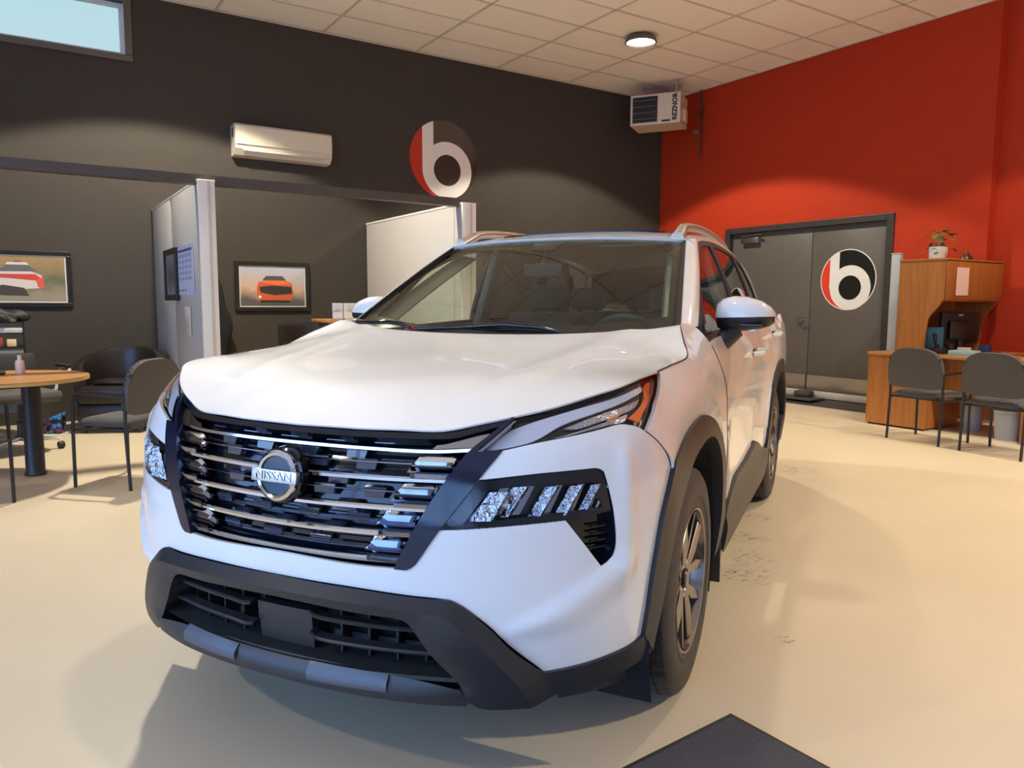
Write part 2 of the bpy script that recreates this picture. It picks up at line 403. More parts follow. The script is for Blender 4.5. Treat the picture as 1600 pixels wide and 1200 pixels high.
tag(frombm('further_ceiling_tiles', rest, tilem, cl), kind='stuff')
bm = bmesh.new()
for x in xs+[XR-.01]:
    if XL < x < XR+.1: bbox(bm, (x, (YB+YF)/2, CEIL+.003), (.026, YB-YF, .012))
for y in ys: bbox(bm, ((XL+XR)/2, y, CEIL+.0025), (XR-XL+.3, .026, .011))
bbox(bm, ((XL+XR)/2, YB-.012, CEIL), (XR-XL+.3, .024, .02)); bbox(bm, (XR-.012, (YB+4.1)/2, CEIL), (.024, YB-4.1, .02))
frombm('ceiling_grid', bm, barm, cl)

# exposed beam carried across the fronts of the two office dividers
struct('trim_1', [((XL, 6.66, 2.208), (3.73, 6.76, 2.285))], mat('beam_taupe', (.075, .066, .058), .5))

# ceiling lights
dif = mat('lit_diffuser', (1, .97, .9), .5, emit=(1, .93, .80), es=14)
ringm = mat('brushed_lamp_ring', (.16, .15, .14), .35, metal=.8)
for i, (x, y) in enumerate(LAMPS):
    lab = ['round ceiling light above the left office, lighting the dark wall, out of view', 'round grey rimmed ceiling light glowing near the red and dark wall corner',
           'round ceiling light above the floor right of the car, out of view', 'round ceiling light right above the car bonnet, out of view',
           'round ceiling light by the left windows, out of view', 'round ceiling light behind the camera on the right, out of view'][i]
    r_ = empty('ceiling_light', (x, y, CEIL), 0, lab, 'ceiling light', 'round lights under the tiled ceiling')
    lobj('lamp_rim', [(.10, 0), (.155, 0), (.185, -.045), (.19, -.075), (.172, -.082), (.165, -.060), (.10, -.055)], ringm, r_, 40)
    lobj('diffuser', [(0.001, -.068), (.10, -.067), (.164, -.062), (.164, -.05), (.001, -.05)], dif, r_, 40)
    l = bpy.data.lights.new('lamp_glow', 'SPOT'); l.energy = LAMP_W*LAMP_K[i]; l.color = LAMP_C; l.spot_size = math.radians(121); l.spot_blend = .10; l.shadow_soft_size = .10
    lo = bpy.data.objects.new('lamp_glow', l); COL.objects.link(lo); lo.parent = r_; lo.location = (0, 0, -.095)

# double door in the red wall
d = tag(box2('door_1', (XR+.05, 5.22, 2.27), (XR+.13, 7.64, 2.30), framem), kind='structure')
bm = bmesh.new()
for a, c in [((XR-.02, 7.62, 0), (XR+.14, 7.71, 2.345)), ((XR-.02, 5.145, 0), (XR+.14, 5.235, 2.345)), ((XR-.02, 5.235, 2.265), (XR+.14, 7.62, 2.345))]:
    bbox(bm, [(a[i]+c[i])/2 for i in range(3)], [abs(c[i]-a[i]) for i in range(3)], bev=.006)
frombm('door_frame', bm, framem, d)
for y0, y1 in ((6.292, 7.62), (5.235, 6.284)):
    lf = box2('door_leaf', (XR+.06, y0, .004), (XR+.11, y1, 2.265), doorg, d, bev=.004)
    box2('kick_plate', (XR+.045, y0+.01, .06), (XR+.062, y1-.01, .315), mat('kick_plate_metal', (.42, .37, .31), .28, metal=.7), lf)
lv = lobj('door_handle', [(0.001, -.012), (.048, -.012), (.048, .004), (.016, .008), (.016, -.05), (.001, -.05)], satin, d, 20, 'X', (XR+.05, 6.42, 1.046))
tube('handle_lever', [(XR-.01, 6.42, 1.046), (XR-.025, 6.40, 1.05), (XR-.025, 6.29, 1.058)], .014, satin, lv)
cb = box2('door_closer', (XR-.02, 7.12, 2.12), (XR+.06, 7.42, 2.20), satin, d, bev=.01)
tube('closer_arm', [(XR-.03, 7.40, 2.215), (XR-.03, 7.05, 2.225), (XR+.02, 7.2, 2.24)], .010, satin, cb, 6)

# round 'b' emblem
def emblem(name, parent, place, r, outline, cr, cb_, cw, ck):
    """flat vinyl decal: place(x, y, lift) maps unit coordinates to the wall"""
    def lay(nm, pts, h, m):
        n = len(pts); vs = [place(x*r, y*r, 0) for x, y in pts]+[place(x*r, y*r, h) for x, y in pts]
        fs = [tuple(range(n, 2*n)), tuple(range(n-1, -1, -1))]+[(i, (i+1) % n, n+(i+1) % n, n+i) for i in range(n)]
        me = mesh(nm, vs, fs); b_ = bmesh.new(); b_.from_mesh(me); bmesh.ops.recalc_face_normals(b_, faces=b_.faces); b_.to_mesh(me); b_.free()
        return link(nm, me, m, parent)
    circ = lambda cx, cy, rr, a0, a1, n: [(cx+rr*math.cos(math.radians(a0+(a1-a0)*i/n)), cy+rr*math.sin(math.radians(a0+(a1-a0)*i/n))) for i in range(n+1)]
    ro = .965 if outline else 1.0
    if outline: lay('emblem_outline', circ(0, 0, 1, 0, 360, 64)[:-1], .003, cw)
    bc = (.09, -.265); br = .73
    # white b: stem + bowl
    a_top = math.degrees(math.acos(-.32/ro)); a_l = math.degrees(math.acos(-.64/ro))
    y_in = bc[1]+math.sqrt(br*br-(.41)**2)
    if outline or 1:
        white_pts = circ(0, 0, ro, a_top, a_l, 6)+[(-.64, bc[1])]+circ(bc[0], bc[1], br, 180, 290, 20)[1:]+circ(bc[0], bc[1], br, 292, 484, 30)[1:]
        white_pts = [p for p in white_pts if not (p[0] < -.32 and p[1] > bc[1]+.3 and p[1] < .3)]+[(-.32, y_in)]
        lay('emblem_letter', white_pts, .005, cw)
    s = -.665 if outline else -.64
    al = math.degrees(math.acos(s/ro))
    red_pts = circ(0, 0, ro, al, 262, 28)+circ(bc[0], bc[1], br, 246, 180, 20)
    red_pts = red_pts[:-1]+[(s, bc[1])]
    lay('emblem_red_field', red_pts, .0045, cr)
    ar = math.degrees(math.acos(-.32/ro))
    blk = circ(0, 0, ro, ar, -38, 36)+circ(bc[0], bc[1], br, -20, 124, 26)[0:]
    blk = [p for p in blk[:37]]+[p for p in blk[37:] if p[0] > -.32]+[(-.32, y_in)]
    lay('emblem_black_field', blk, .0046, cb_)
    lay('emblem_centre', circ(bc[0], bc[1], .40, 0, 360, 40)[:-1], .0065, ck)
vw = mat('vinyl_white', (.80, .77, .72), .4); vk = mat('vinyl_black', (.010, .010, .009), .3)
em = empty('door_emblem', (XR+.06, 5.755, 1.57)); em.parent = d; em.location = (XR+.06, 5.755, 1.57)
emblem('door_emblem', em, lambda x, y, h: (-h, -x, y), .385, True, mat('vinyl_red', (.72, .05, .02), .4), vk, vw, vk)

# ------------------------------------------------------------------ office dividers, wall things
panelw = mat('divider_white', (.53, .50, .46), .5, bump=.03, bscale=200)
trimw = mat('divider_trim', (.84, .79, .70), .45)
beigew = mat('beige_plastic', (.64, .58, .48), .4)
blackf = mat('black_frame', (.010, .009, .009), .35)
steelb = mat('black_steel_tube', (.012, .012, .013), .4)
upg = mat('grey_upholstery', (.085, .078, .072), .85, bump=.25, bscale=260)
leather = mat('black_leather', (.020, .014, .012), .33, bump=.12, bscale=70)
oak = woodm('honey_oak', (.36, .17, .055), (.50, .25, .085), 'X')
cherry = woodm('cherry_laminate', (.30, .105, .022), (.43, .165, .038), 'Z')
cherryx = woodm('cherry_laminate_top', (.40, .17, .05), (.55, .26, .09), 'Y', .3)
paper = mat('paper', (.75, .76, .80), .7)
ink = mat('ink', (.08, .09, .16), .7)

def divider(x0, x1, label, seams):
    r = empty('office_divider', ((x0+x1)/2, 6.62, 0), 0, label, 'divider', 'white office dividers')
    xm = (x0+x1)/2; th = x1-x0
    ye = 9.08; n = len(seams)+1; ed = [6.64]+seams+[ye]
    for i in range(n):
        o = box2('divider_panel', (x0+.004-xm, ed[i]+.004-6.62, 0.01), (x1-.004-xm, ed[i+1]-.004-6.62, 2.225), panelw, r, bev=.004)
    box2('divider_core', (x0+.01-xm, .03, 0.0), (x1-.01-xm, ye-6.63, 2.215), mat('divider_joint', (.35, .34, .33), .6), r)
    box2('end_post', (x0-xm, -.005, 0), (x1-xm, .025, 2.24), trimw, r, bev=.004)
    box2('end_post_groove', (.02-.012, -.008, 0), (.02+.012, -.004, 2.235), mat('groove_cream', (.60, .55, .46), .5), r)
    box2('top_cap', (x0-xm-.004, .0, 2.222), (x1-xm+.004, ye-6.62, 2.243), trimw, r, bev=.003)
    return r
dv1 = divider(1.282, 1.415, 'white office divider on the left with framed picture and calendar on its side', [7.90])
dv2 = divider(3.74, 3.895, 'white office divider standing right behind the car roof', [6.80])
sock = box2('wall_plate', (-.078, .48, .945), (-.066, .72, 1.21), beigew, dv1, bev=.004)

def framed(name, axis, c, w_, h, label, cat, fw=.05, art=None, matm=None):
    """axis 'Y': hangs on back wall facing -Y.  axis 'X': faces -X"""
    r = empty(name, c, 0 if axis == 'Y' else -PI/2, label, cat)
    bm = bmesh.new()
    for a in (((-w_/2, -.03, -h/2), (w_/2, 0, -h/2+fw)), ((-w_/2, -.03, h/2-fw), (w_/2, 0, h/2)), ((-w_/2, -.03, -h/2+fw), (-w_/2+fw, 0, h/2-fw)), ((w_/2-fw, -.03, -h/2+fw), (w_/2, 0, h/2-fw))):
        bbox(bm, [(a[0][i]+a[1][i])/2 for i in range(3)], [a[1][i]-a[0][i] for i in range(3)], bev=.005)
    frombm('frame', bm, blackf, r)
    box2('picture_mount', (-w_/2+fw-.005, -.012, -h/2+fw-.005), (w_/2-fw+.005, -.004, h/2-fw+.005), matm or paper, r)
    return r
def flat(name, pts, y, m, parent):
    return prism(name, pts, y, y+.0006, m, parent, 'XZ')
def photo_mat(name, c_top, c_mid, c_bot, sc=4, h=.5):
    m = bpy.data.materials.new(name); m.use_nodes = True; t = m.node_tree; b = t.nodes['Principled BSDF']; b.inputs['Roughness'].default_value = .35
    tcn = t.nodes.new('ShaderNodeTexCoord'); s = t.nodes.new('ShaderNodeSeparateXYZ'); t.links.new(tcn.outputs['Object'], s.inputs[0])
    n = t.nodes.new('ShaderNodeTexNoise'); n.inputs['Scale'].default_value = sc; n.inputs['Detail'].default_value = 6; t.links.new(tcn.outputs['Object'], n.inputs['Vector'])
    mr = t.nodes.new('ShaderNodeMapRange'); mr.inputs['From Min'].default_value = -h/2; mr.inputs['From Max'].default_value = h/2; t.links.new(s.outputs['Z'], mr.inputs[0])
    a = t.nodes.new('ShaderNodeMath'); a.operation = 'MULTIPLY_ADD'; a.inputs[1].default_value = .55; t.links.new(n.outputs['Fac'], a.inputs[0])
    s2 = t.nodes.new('ShaderNodeMath'); s2.operation = 'SUBTRACT'; s2.inputs[1].default_value = .28; t.links.new(mr.outputs[0], s2.inputs[0]); t.links.new(s2.outputs[0], a.inputs[2])
    r = t.nodes.new('ShaderNodeValToRGB'); r.color_ramp.elements[0].position = .12; r.color_ramp.elements[0].color = (*c_bot, 1); r.color_ramp.elements[1].position = .9; r.color_ramp.elements[1].color = (*c_top, 1)
    e = r.color_ramp.elements.new(.45); e.color = (*c_mid, 1); t.links.new(a.outputs[0], r.inputs[0]); t.links.new(r.outputs[0], b.inputs['Base Color']); return m
cream = mat('mount_cream', (.70, .66, .56), .6)
# rally car picture, left edge of the photo
pr = framed('framed_picture', 'Y', (.0, YB, 1.475), 1.0, .565, 'black framed picture of a red and white rally car on dirt, above the left desk', 'picture', .045, matm=cream)
box2('print', (-.44, -.014, -.222), (.44, -.0125, .222), photo_mat('rally_print', (.34, .22, .10), (.12, .13, .075), (.30, .25, .18), 7, .44), pr)
f1 = lambda nm, P, y, c: flat(nm, P, y, mat('print_'+nm, c, .4), pr)
f1('car_body', [(-0.200, -0.020), (-0.160, 0.070), (0.150, 0.075), (0.230, 0.040), (0.250, -0.050), (0.220, -0.090), (0.100, -0.100), (-0.150, -0.100)], -.0150, (.62, .55, .52))
f1('car_stripe', [(-0.200, 0.000), (-0.160, 0.045), (0.180, 0.050), (0.240, 0.000), (0.180, -0.015), (-0.100, 0.010)], -.0156, (.55, .06, .04))
f1('car_glass', [(-0.130, 0.075), (-0.060, 0.140), (0.120, 0.140), (0.190, 0.075)], -.0150, (.12, .13, .13))
f1('car_roof', [(-0.070, 0.140), (-0.050, 0.165), (0.110, 0.165), (0.130, 0.140)], -.0154, (.65, .60, .58))
f1('roof_vent', [(0.000, 0.165), (0.010, 0.180), (0.060, 0.180), (0.070, 0.165)], -.0158, (.35, .04, .03))
f1('car_lamp', [(0.180, -0.010), (0.250, 0.020), (0.255, -0.100), (0.200, -0.080)], -.0160, (.62, .10, .05))
f1('car_shadow', [(-0.220, -0.100), (-0.100, -0.060), (0.080, -0.090), (0.120, -0.170), (-0.200, -0.160)], -.0162, (.06, .05, .04))
# muscle car picture, middle
pr = framed('framed_picture', 'Y', (2.558, YB, 1.435), .875, .575, 'black framed picture of an orange muscle car in tyre smoke, between the dividers', 'picture', .048, matm=cream)
box2('print', (-.375, -.014, -.225), (.375, -.0125, .225), photo_mat('smoke_print', (.42, .45, .55), (.55, .36, .27), (.10, .09, .09), 5, .45), pr)
f1('muscle_body', [(-0.190, -0.020), (-0.168, 0.050), (-0.067, 0.075), (0.146, 0.075), (0.224, 0.040), (0.241, -0.100), (0.202, -0.160), (-0.157, -0.160), (-0.185, -0.100)], -.0150, (.55, .10, .035))
f1('muscle_glass', [(-0.123, 0.075), (-0.078, 0.125), (0.112, 0.125), (0.157, 0.075)], -.0150, (.07, .07, .08))
f1('muscle_grille', [(-0.162, -0.005), (-0.011, 0.015), (0.218, 0.000), (0.224, -0.080), (0.022, -0.100), (-0.146, -0.070)], -.0156, (.03, .028, .028))
f1('muscle_bonnet', [(-0.146, 0.050), (-0.045, 0.070), (0.134, 0.070), (0.213, 0.030), (0.022, 0.020)], -.0160, (.75, .16, .05))
f1('lamp_glow', [(-0.174, -0.120), (-0.157, -0.100), (-0.134, -0.120), (-0.157, -0.140)], -.0160, (.8, .75, .65))
f1('muscle_tyre', [(-0.157, -0.160), (-0.146, -0.185), (0.190, -0.185), (0.202, -0.160)], -.0156, (.02, .02, .02))
# small framed print and calendar on the left divider
pr = framed('framed_picture', 'X', (1.280, 7.93, 1.51), .66, .49, 'narrow black framed grey print hanging on the side of the left divider', 'picture', .055, matm=mat('mount_grey', (.35, .37, .38), .6))
box2('print', (-.20, -.016, -.16), (.20, -.0125, .16), photo_mat('grey_print', (.25, .26, .27), (.10, .10, .11), (.28, .30, .31), 8, .4), pr)
cal = empty('wall_calendar', (1.280, 7.235, 1.53), -PI/2, 'pale blue year planner sheet pinned beside the small frame on the left divider', 'calendar')
box2('sheet', (-.34, -.008, -.215), (.34, 0, .215), mat('planner_paper', (.62, .68, .88), .6), cal)
box2('title_band', (-.32, -.0095, .165), (.32, -.008, .185), ink, cal)
for i in range(4):
    for j in range(5):
        box2('month_block', (-.29+.15*i, -.0092, .115-.05*j), (-.18+.15*i, -.008, .140-.05*j), mat('print_grey_blue', (.38, .43, .60), .7), cal)
for i in range(3): box2('mark', (-.30+.13*i, -.0094, -.185), (-.25+.13*i, -.008, -.165), ink, cal)

# split air conditioner
ac = empty('air_conditioner', (2.69, YB, 3.06), 0, 'cream wall mounted split air conditioner high on the dark wall', 'air conditioner')
prism('housing', [(0, .165), (-.17, .175), (-.205, .15), (-.215, .03), (-.20, -.10), (-.14, -.165), (0, -.172)], -.555, .555, beigew, ac, 'YZ', ang=30)
prism('front_cover', [(-.19, .165), (-.218, .145), (-.228, .02), (-.222, -.055), (-.20, -.05)], -.545, .545, mat('ac_cream', (.70, .64, .50), .3), ac, 'YZ', ang=30)
box('air_flap', (0, -.197, -.105), (.94, .012, .045), beigew, ac, bev=.003, rot=Matrix.Rotation(-.55, 3, 'X'))
box('air_slot', (0, -.186, -.082), (.98, .02, .008), blackf, ac, rot=Matrix.Rotation(-.5, 3, 'X'))
box('status_light', (.0, -.229, -.02), (.02, .004, .008), mat('ac_display', (.25, .25, .22), .4), ac)
box('side_vent', (-.557, -.10, .08), (.004, .04, .10), blackf, ac)

# round emblem on the dark wall
we = empty('wall_emblem', (4.86, YB-.002, 3.14), 0, 'round red white and black letter b emblem high on the dark wall', 'sign')
emblem('wall_emblem', we, lambda x, y, h: (x, -h, y), .505, False, mat('vinyl_deep_red', (.50, .025, .012), .35), mat('vinyl_gloss_dark', (.045, .038, .034), .16, coat=1), vw, mat('vinyl_dark_centre', (.035, .022, .018), .4))

# unit heater on rods in the corner
ht = empty('unit_heater', (7.82, 8.23, 4.02), math.radians(123-180), 'cream ceiling hung unit heater with black louvres in the wall corner', 'heater')
# local: +x to picture right, -y faces the camera
hm = mat('heater_cream', (.66, .56, .45), .45)
prism('case', [(-.36, -.20), (.36, -.20), (.36, .22), (-.36, .22)], .0, .50, hm, ht, 'XZ')
box2('louvre_opening', (-.325, -.012, -.165), (.035, .0, .19), blackf, ht)
for k in range(4): box('louvre', (-.145, -.022, -.115+.085*k), (.345, .045, .010), mat('louvre_dark', (.14, .12, .10), .4, metal=.4), ht, rot=Matrix.Rotation(.5, 3, 'X'))
MX = Matrix(((0, -1, 0, .285), (0, 0, -1, -.004), (1, 0, 0, .02), (0, 0, 0, 1)))
text_mesh('lettering', 'REZNOR', .093, .002, blackf, ht, MX, .0035)
box2('rating_label', (.10, -.004, -.175), (.22, 0, -.150), blackf, ht)
box2('gas_valve_box', (.36, .18, -.15), (.40, .34, .02), hm, ht, bev=.004)
for x in (-.28, .28):
    for y in (.08, .42): tube('hanging_rod', [(x, y, .22), (x, y, .44)], .008, satin, ht, 6)
tube('flue_pipe', [(0, .5, .05), (0, .62, .05), (0, .66, .12), (0, .66, .42)], .05, satin, ht, 12)
pp_ = empty('gas_pipe', (8.72, 8.2, 3.6), 0, 'thin pipework with valves on the red wall beside the heater', 'pipe')
tube('riser', [(0, 0, -.15), (0, 0, .82)], .014, framem, pp_, 8)
tube('branch', [(0, 0, .18), (-.12, -.03, .18), (-.20, -.05, .18)], .013, mat('grey_pipe', (.3, .27, .25), .4, metal=.6), pp_, 8)
box('valve_body', (-.10, -.02, .20), (.07, .05, .05), mat('grey_pipe', (.3, .27, .25), .4), pp_, bev=.008)
box('valve_body', (0, -.01, .50), (.05, .05, .07), framem, pp_, bev=.008)

# ------------------------------------------------------------------ chairs
def guest_chair(x, y, rz, label, group='grey guest chairs with black tube legs'):
    r = empty('guest_chair', (x, y, 0), rz, label, 'chair', group)
    hw, hd_ = .255, .215       # half width / half depth of the footprint, front = +y
    for sx_ in (-1, 1):
        tube('front_leg', [(sx_*hw, hd_, 0), (sx_*hw, hd_-.005, .40), (sx_*hw, hd_-.02, .625)], .0115, steelb, r, 8)
        tube('rear_leg', [(sx_*hw, -hd_, 0), (sx_*hw, -hd_+.02, .42), (sx_*hw, -hd_+.01, .60), (sx_*(hw-.02), -hd_-.03, .78)], .0115, steelb, r, 8)
        tube('armrest', [(sx_*hw, hd_-.02, .625), (sx_*hw, hd_-.05, .645), (sx_*hw, 0, .65), (sx_*hw, -hd_+.012, .64)], .0125, steelb, r, 8)
        tube('seat_rail', [(sx_*hw, hd_-.01, .40), (sx_*hw, -hd_+.02, .40)], .010, steelb, r, 8)
    tube('cross_rail', [(-hw, .14, .40), (hw, .14, .40)], .010, steelb, r, 8)
    tube('cross_rail', [(-hw, -.14, .40), (hw, -.14, .40)], .010, steelb, r, 8)
    # seat: rounded cushion
    n = 9
    def sf(u, v, top=True):
        X = (u-.5)*2; Y = (v-.5)*2; k = (1-abs(X)**5)*(1-abs(Y)**5)
        return Vector((X*.235*(1-.04*(Y > 0)*Y), Y*.235+.01, .425+(.052*max(0, k)**.35 if top else -.018*max(0, k)**.35)-.012*max(0, Y-.4)))
    vs = [sf(i/n, j/n) for j in range(n+1) for i in range(n+1)]+[sf(i/n, j/n, False) for j in range(n+1) for i in range(n+1)]
    m_ = (n+1)**2; fs = []
    for j in range(n):
        for i in range(n):
            a = j*(n+1)+i; fs.append((a, a+1, a+n+2, a+n+1)); fs.append((m_+a, m_+a+n+1, m_+a+n+2, m_+a+1))
    me = mesh('seat', vs, fs); b_ = bmesh.new(); b_.from_mesh(me); bmesh.ops.remove_doubles(b_, verts=b_.verts, dist=.0005); bmesh.ops.recalc_face_normals(b_, faces=b_.faces); b_.to_mesh(me); b_.free()
    link('seat', me, upg, r, smooth=True)
    # back: crowned pad curved round the sitter
    out = []
    for i in range(40):
        a = 2*PI*i/40; ca, sa = math.cos(a), math.sin(a)
        X = .262*math.copysign(abs(ca)**(.62 if sa > 0 else .28), ca); Z = (.21*abs(sa)**.9 if sa > 0 else -.155*abs(sa)**.3)
        out.append((X, Z+.655))
    def bk(x, z, s=0): return Vector((x, -.215-.10*(z-.5)+.28*x*x*1.0+s, z))
    Pn_ = panel('backrest', out, lambda x, z: bk(x, z), upg, r, step=.06, es=.04, off=.024, thick=.048, cen=Vector((0, 1, .6)), corner=60)
    panel('backrest_inner', out, lambda x, z: bk(x, z), upg, r, step=.06, es=.04, off=.024, thick=.03, cen=Vector((0, -2, .6)), corner=60)
    return r
def rot_for(dx, dy): return math.atan2(dy, dx)-PI/2
g1 = guest_chair(.574+.03, 5.80+.03, rot_for(-.70, .71), 'grey guest chair at the round ended oak table, next to the car headlamp')
g2 = guest_chair(-.40, 5.48, rot_for(.45, .9), 'grey guest chair cut off by the left picture edge, in front of the oak table')
g3 = guest_chair(7.03, 3.685, rot_for(1, -.10), 'grey guest chair left of the pair facing the cherry desk')
g4 = guest_chair(6.955, 2.985, rot_for(1, -.12), 'grey guest chair cut off at the right picture edge, facing the cherry desk')

# round ended oak table
tb = empty('meeting_table', (-.10, 6.30, 0), 0, 'honey oak round ended table on a black column at the left', 'table')
n = 28; hw = .55
P = [(hw*.95*math.cos(a), hw*math.sin(a)) for a in [-PI/2+PI*i/n for i in range(n+1)]]+[(-1.2, hw), (-1.2, -hw)]
prism('tabletop', P, .705, .728, oak, tb, 'XY', ang=40)
P2 = [(x*1.004 if x > 0 else x, y*1.004) for x, y in P]
prism('table_edge', P2, .702, .722, mat('oak_edge', (.62, .38, .16), .4), tb, 'XY', ang=40)
lobj('table_leg', [(.001, 0), (.068, 0), (.072, .01), (.062, .03), (.060, .70), (.001, .70)], mat('black_column', (.020, .020, .021), .42, bump=.05), tb, 24, 'Z', (.155, .09, 0))
lobj('table_leg', [(.001, 0), (.068, 0), (.072, .01), (.062, .03), (.060, .70), (.001, .70)], mat('black_column', (.02, .02, .021), .42), tb, 24, 'Z', (-.95, .09, 0))
bt = empty('lotion_bottle', (.0, 6.50, .728), 0, 'small pink bottle standing on the oak table', 'bottle')
lobj('bottle_body', [(.001, 0), (.026, 0), (.030, .006), (.030, .085), (.024, .10), (.012, .105)], mat('pink_plastic', (.80, .55, .48), .4), bt, 20)
lobj('bottle_cap', [(.012, .103), (.013, .108), (.013, .135), (.001, .137)], mat('cap_white', (.8, .75, .7), .4), bt, 16)
ty = box('desk_tray', (-.22, 6.55, .735), (.26, .20, .014), blackf, None, bev=.004); tag(ty, 'flat black tray lying on the oak table at the picture edge', 'tray')

# task chair behind the table
tcx = empty('task_chair', (-.02, 7.42, 0), math.radians(200), 'grey swivel task chair with chrome arms behind the oak table', 'chair')
for k in range(5):
    a = 2*PI*k/5+.35
    sp = tube('base_arm', [(.03*math.cos(a), .03*math.sin(a), .12), (.27*math.cos(a), .27*math.sin(a), .085)], .018, chrome, tcx, 8, rs=[.022, .012])
    c_ = (.28*math.cos(a), .28*math.sin(a), .032)
    lobj('caster', [(.001, -.022), (.028, -.022), (.032, -.012), (.032, .012), (.028, .022), (.001, .022)], bplast, sp, 16, 'X', c_)
lobj('gas_column', [(.001, .10), (.03, .10), (.028, .25), (.018, .26), (.018, .42), (.001, .42)], blackf, tcx, 16)
box('seat', (0, 0, .47), (.50, .48, .09), upg, tcx, bev=.035)
box('backrest', (0, -.24, .66), (.46, .07, .30), mat('black_mesh', (.02, .018, .018), .7), tcx, bev=.03, rot=Matrix.Rotation(.12, 3, 'X'))
for s in (-1, 1): tube('armrest', [(s*.24, -.10, .46), (s*.32, -.08, .50), (s*.33, -.05, .66), (s*.32, .08, .70), (s*.31, .22, .68)], .014, chrome, tcx, 8)
for s in (-1, 1): box('arm_pad', (s*.315, .10, .712), (.06, .22, .025), bplast, tcx, bev=.01)

# leather tub chair
tbx = empty('tub_chair', (.83, 8.32, 0), rot_for(-.45, -.9), 'black leather tub armchair against the dark wall by the left divider', 'armchair')
vs = []; fs = []; n = 26
prof = lambda t: (.60+.20*math.sin(PI*t)**1.2)
loop = 8
for i in range(n+1):
    t_ = i/n; a = math.radians(-35+250*t_)     # sweep round the back (front = +y)
    h = prof(t_); ro, ri = .40, .30
    ca, sa = math.cos(a), -math.sin(a)
    for (r_, z_) in ((ro-.03, .10), (ro, .40), (ro+.015, h-.05), (ro-.015, h), (ri+.02, h), (ri, h-.06), (ri+.01, .42), (ri+.01, .12)): vs.append((r_*ca*1.02, r_*sa, z_))
for i in range(n):
    for k in range(loop): fs.append((i*loop+k, i*loop+(k+1) % loop, (i+1)*loop+(k+1) % loop, (i+1)*loop+k))
fs.append(tuple(range(loop))); fs.append(tuple(n*loop+loop-1-k for k in range(loop)))
me = mesh('tub_shell', vs, fs); b_ = bmesh.new(); b_.from_mesh(me); bmesh.ops.recalc_face_normals(b_, faces=b_.faces); b_.to_mesh(me); b_.free()
link('tub_shell', me, leather, tbx, ang=60)
box('seat_cushion', (0, .04, .36), (.58, .62, .17), leather, tbx, bev=.05)
box('front_panel', (0, .22, .19), (.60, .20, .18), leather, tbx, bev=.03)
for x, y in ((-.26, .27), (.26, .27), (-.22, -.26), (.22, -.26)): box('leg', (x, y, .05), (.04, .04, .10), blackf, tbx)
box('seat_cushion_top', (.02, .03, .47), (.34, .30, .05), leather, tbx, bev=.02)

# patterned bag
bg_ = bpy.data.materials.new('spotted_fabric'); bg_.use_nodes = True; t = bg_.node_tree; b = t.nodes['Principled BSDF']; tcn = t.nodes.new('ShaderNodeTexCoord')
vo = t.nodes.new('ShaderNodeTexVoronoi'); vo.inputs['Scale'].default_value = 26; t.links.new(tcn.outputs['Object'], vo.inputs['Vector'])
rr = t.nodes.new('ShaderNodeValToRGB'); rr.color_ramp.elements[0].position = .45; rr.color_ramp.elements[1].position = .6
rr.color_ramp.elements[0].color = (.03, .22, .55, 1); rr.color_ramp.elements[1].color = (.008, .006, .015, 1)
mx = t.nodes.new('ShaderNodeMix'); mx.data_type = 'RGBA'; t.links.new(vo.outputs['Distance'], rr.inputs[0]); 
sp_ = t.nodes.new('ShaderNodeSeparateColor'); t.links.new(vo.outputs['Color'], sp_.inputs[0]); gt = t.nodes.new('ShaderNodeMath'); gt.operation = 'GREATER_THAN'; gt.inputs[1].default_value = .55; t.links.new(sp_.outputs[0], gt.inputs[0])
ml2 = t.nodes.new('ShaderNodeMath'); ml2.operation = 'LESS_THAN'; ml2.inputs[1].default_value = .5; t.links.new(vo.outputs['Distance'], ml2.inputs[0]); ml3 = t.nodes.new('ShaderNodeMath'); ml3.operation = 'MULTIPLY'; t.links.new(gt.outputs[0], ml3.inputs[0]); t.links.new(ml2.outputs[0], ml3.inputs[1])
t.links.new(ml3.outputs[0], mx.inputs[0]); t.links.new(rr.outputs[0], mx.inputs[6]); mx.inputs[7].default_value = (.20, .012, .04, 1); t.links.new(mx.outputs[2], b.inputs['Base Color'])
bagv = [(-.14, -.06, 0), (.10, -.06, 0), (.10, .06, 0), (-.14, .06, 0), (-.13, -.05, .10), (.12, -.04, .20), (.12, .04, .21), (-.13, .05, .11)]
bo = tag(poly('tote_bag', bagv, [(3, 2, 1, 0), (4, 5, 6, 7), (0, 1, 5, 4), (1, 2, 6, 5), (2, 3, 7, 6), (3, 0, 4, 7)], bg_), 'blue and red spotted bag on the floor by the tub chair', 'bag')
md = bo.modifiers.new('b', 'BEVEL'); md.width = .02; md.segments = 3
bo.location = (.23, 8.36, 0); bo.rotation_euler = (0, 0, -.5)

# back-left desk with clutter
gd = empty('grey_desk', (-.42, 8.35, 0), 0, 'low grey desk against the dark wall behind the oak table', 'desk')
box('desk_top', (0, 0, .70), (.90, .6, .03), mat('grey_laminate', (.28, .27, .26), .5), gd, bev=.004)
for x in (-.43, .43): box('side_panel', (x, 0, .345), (.03, .56, .68), mat('grey_laminate', (.28, .27, .26), .5), gd)
box('modesty_panel', (0, .2, .42), (.84, .02, .45), mat('grey_laminate2', (.20, .19, .18), .5), gd)
og = empty('desk_organiser', (-.155, 8.2, .7172), 0, 'black shelf organiser with papers on the grey desk', 'organiser')
for z in (.0, .12, .24, .34): box('shelf', (0, 0, z+.006), (.40, .28, .012), blackf, og)
for x in (-.2, .2): box('side', (x, 0, .175), (.012, .28, .35), blackf, og)
box('drawer_front', (.06, -.145, .055), (.26, .01, .085), mat('drawer_grey', (.22, .22, .23), .5), og)
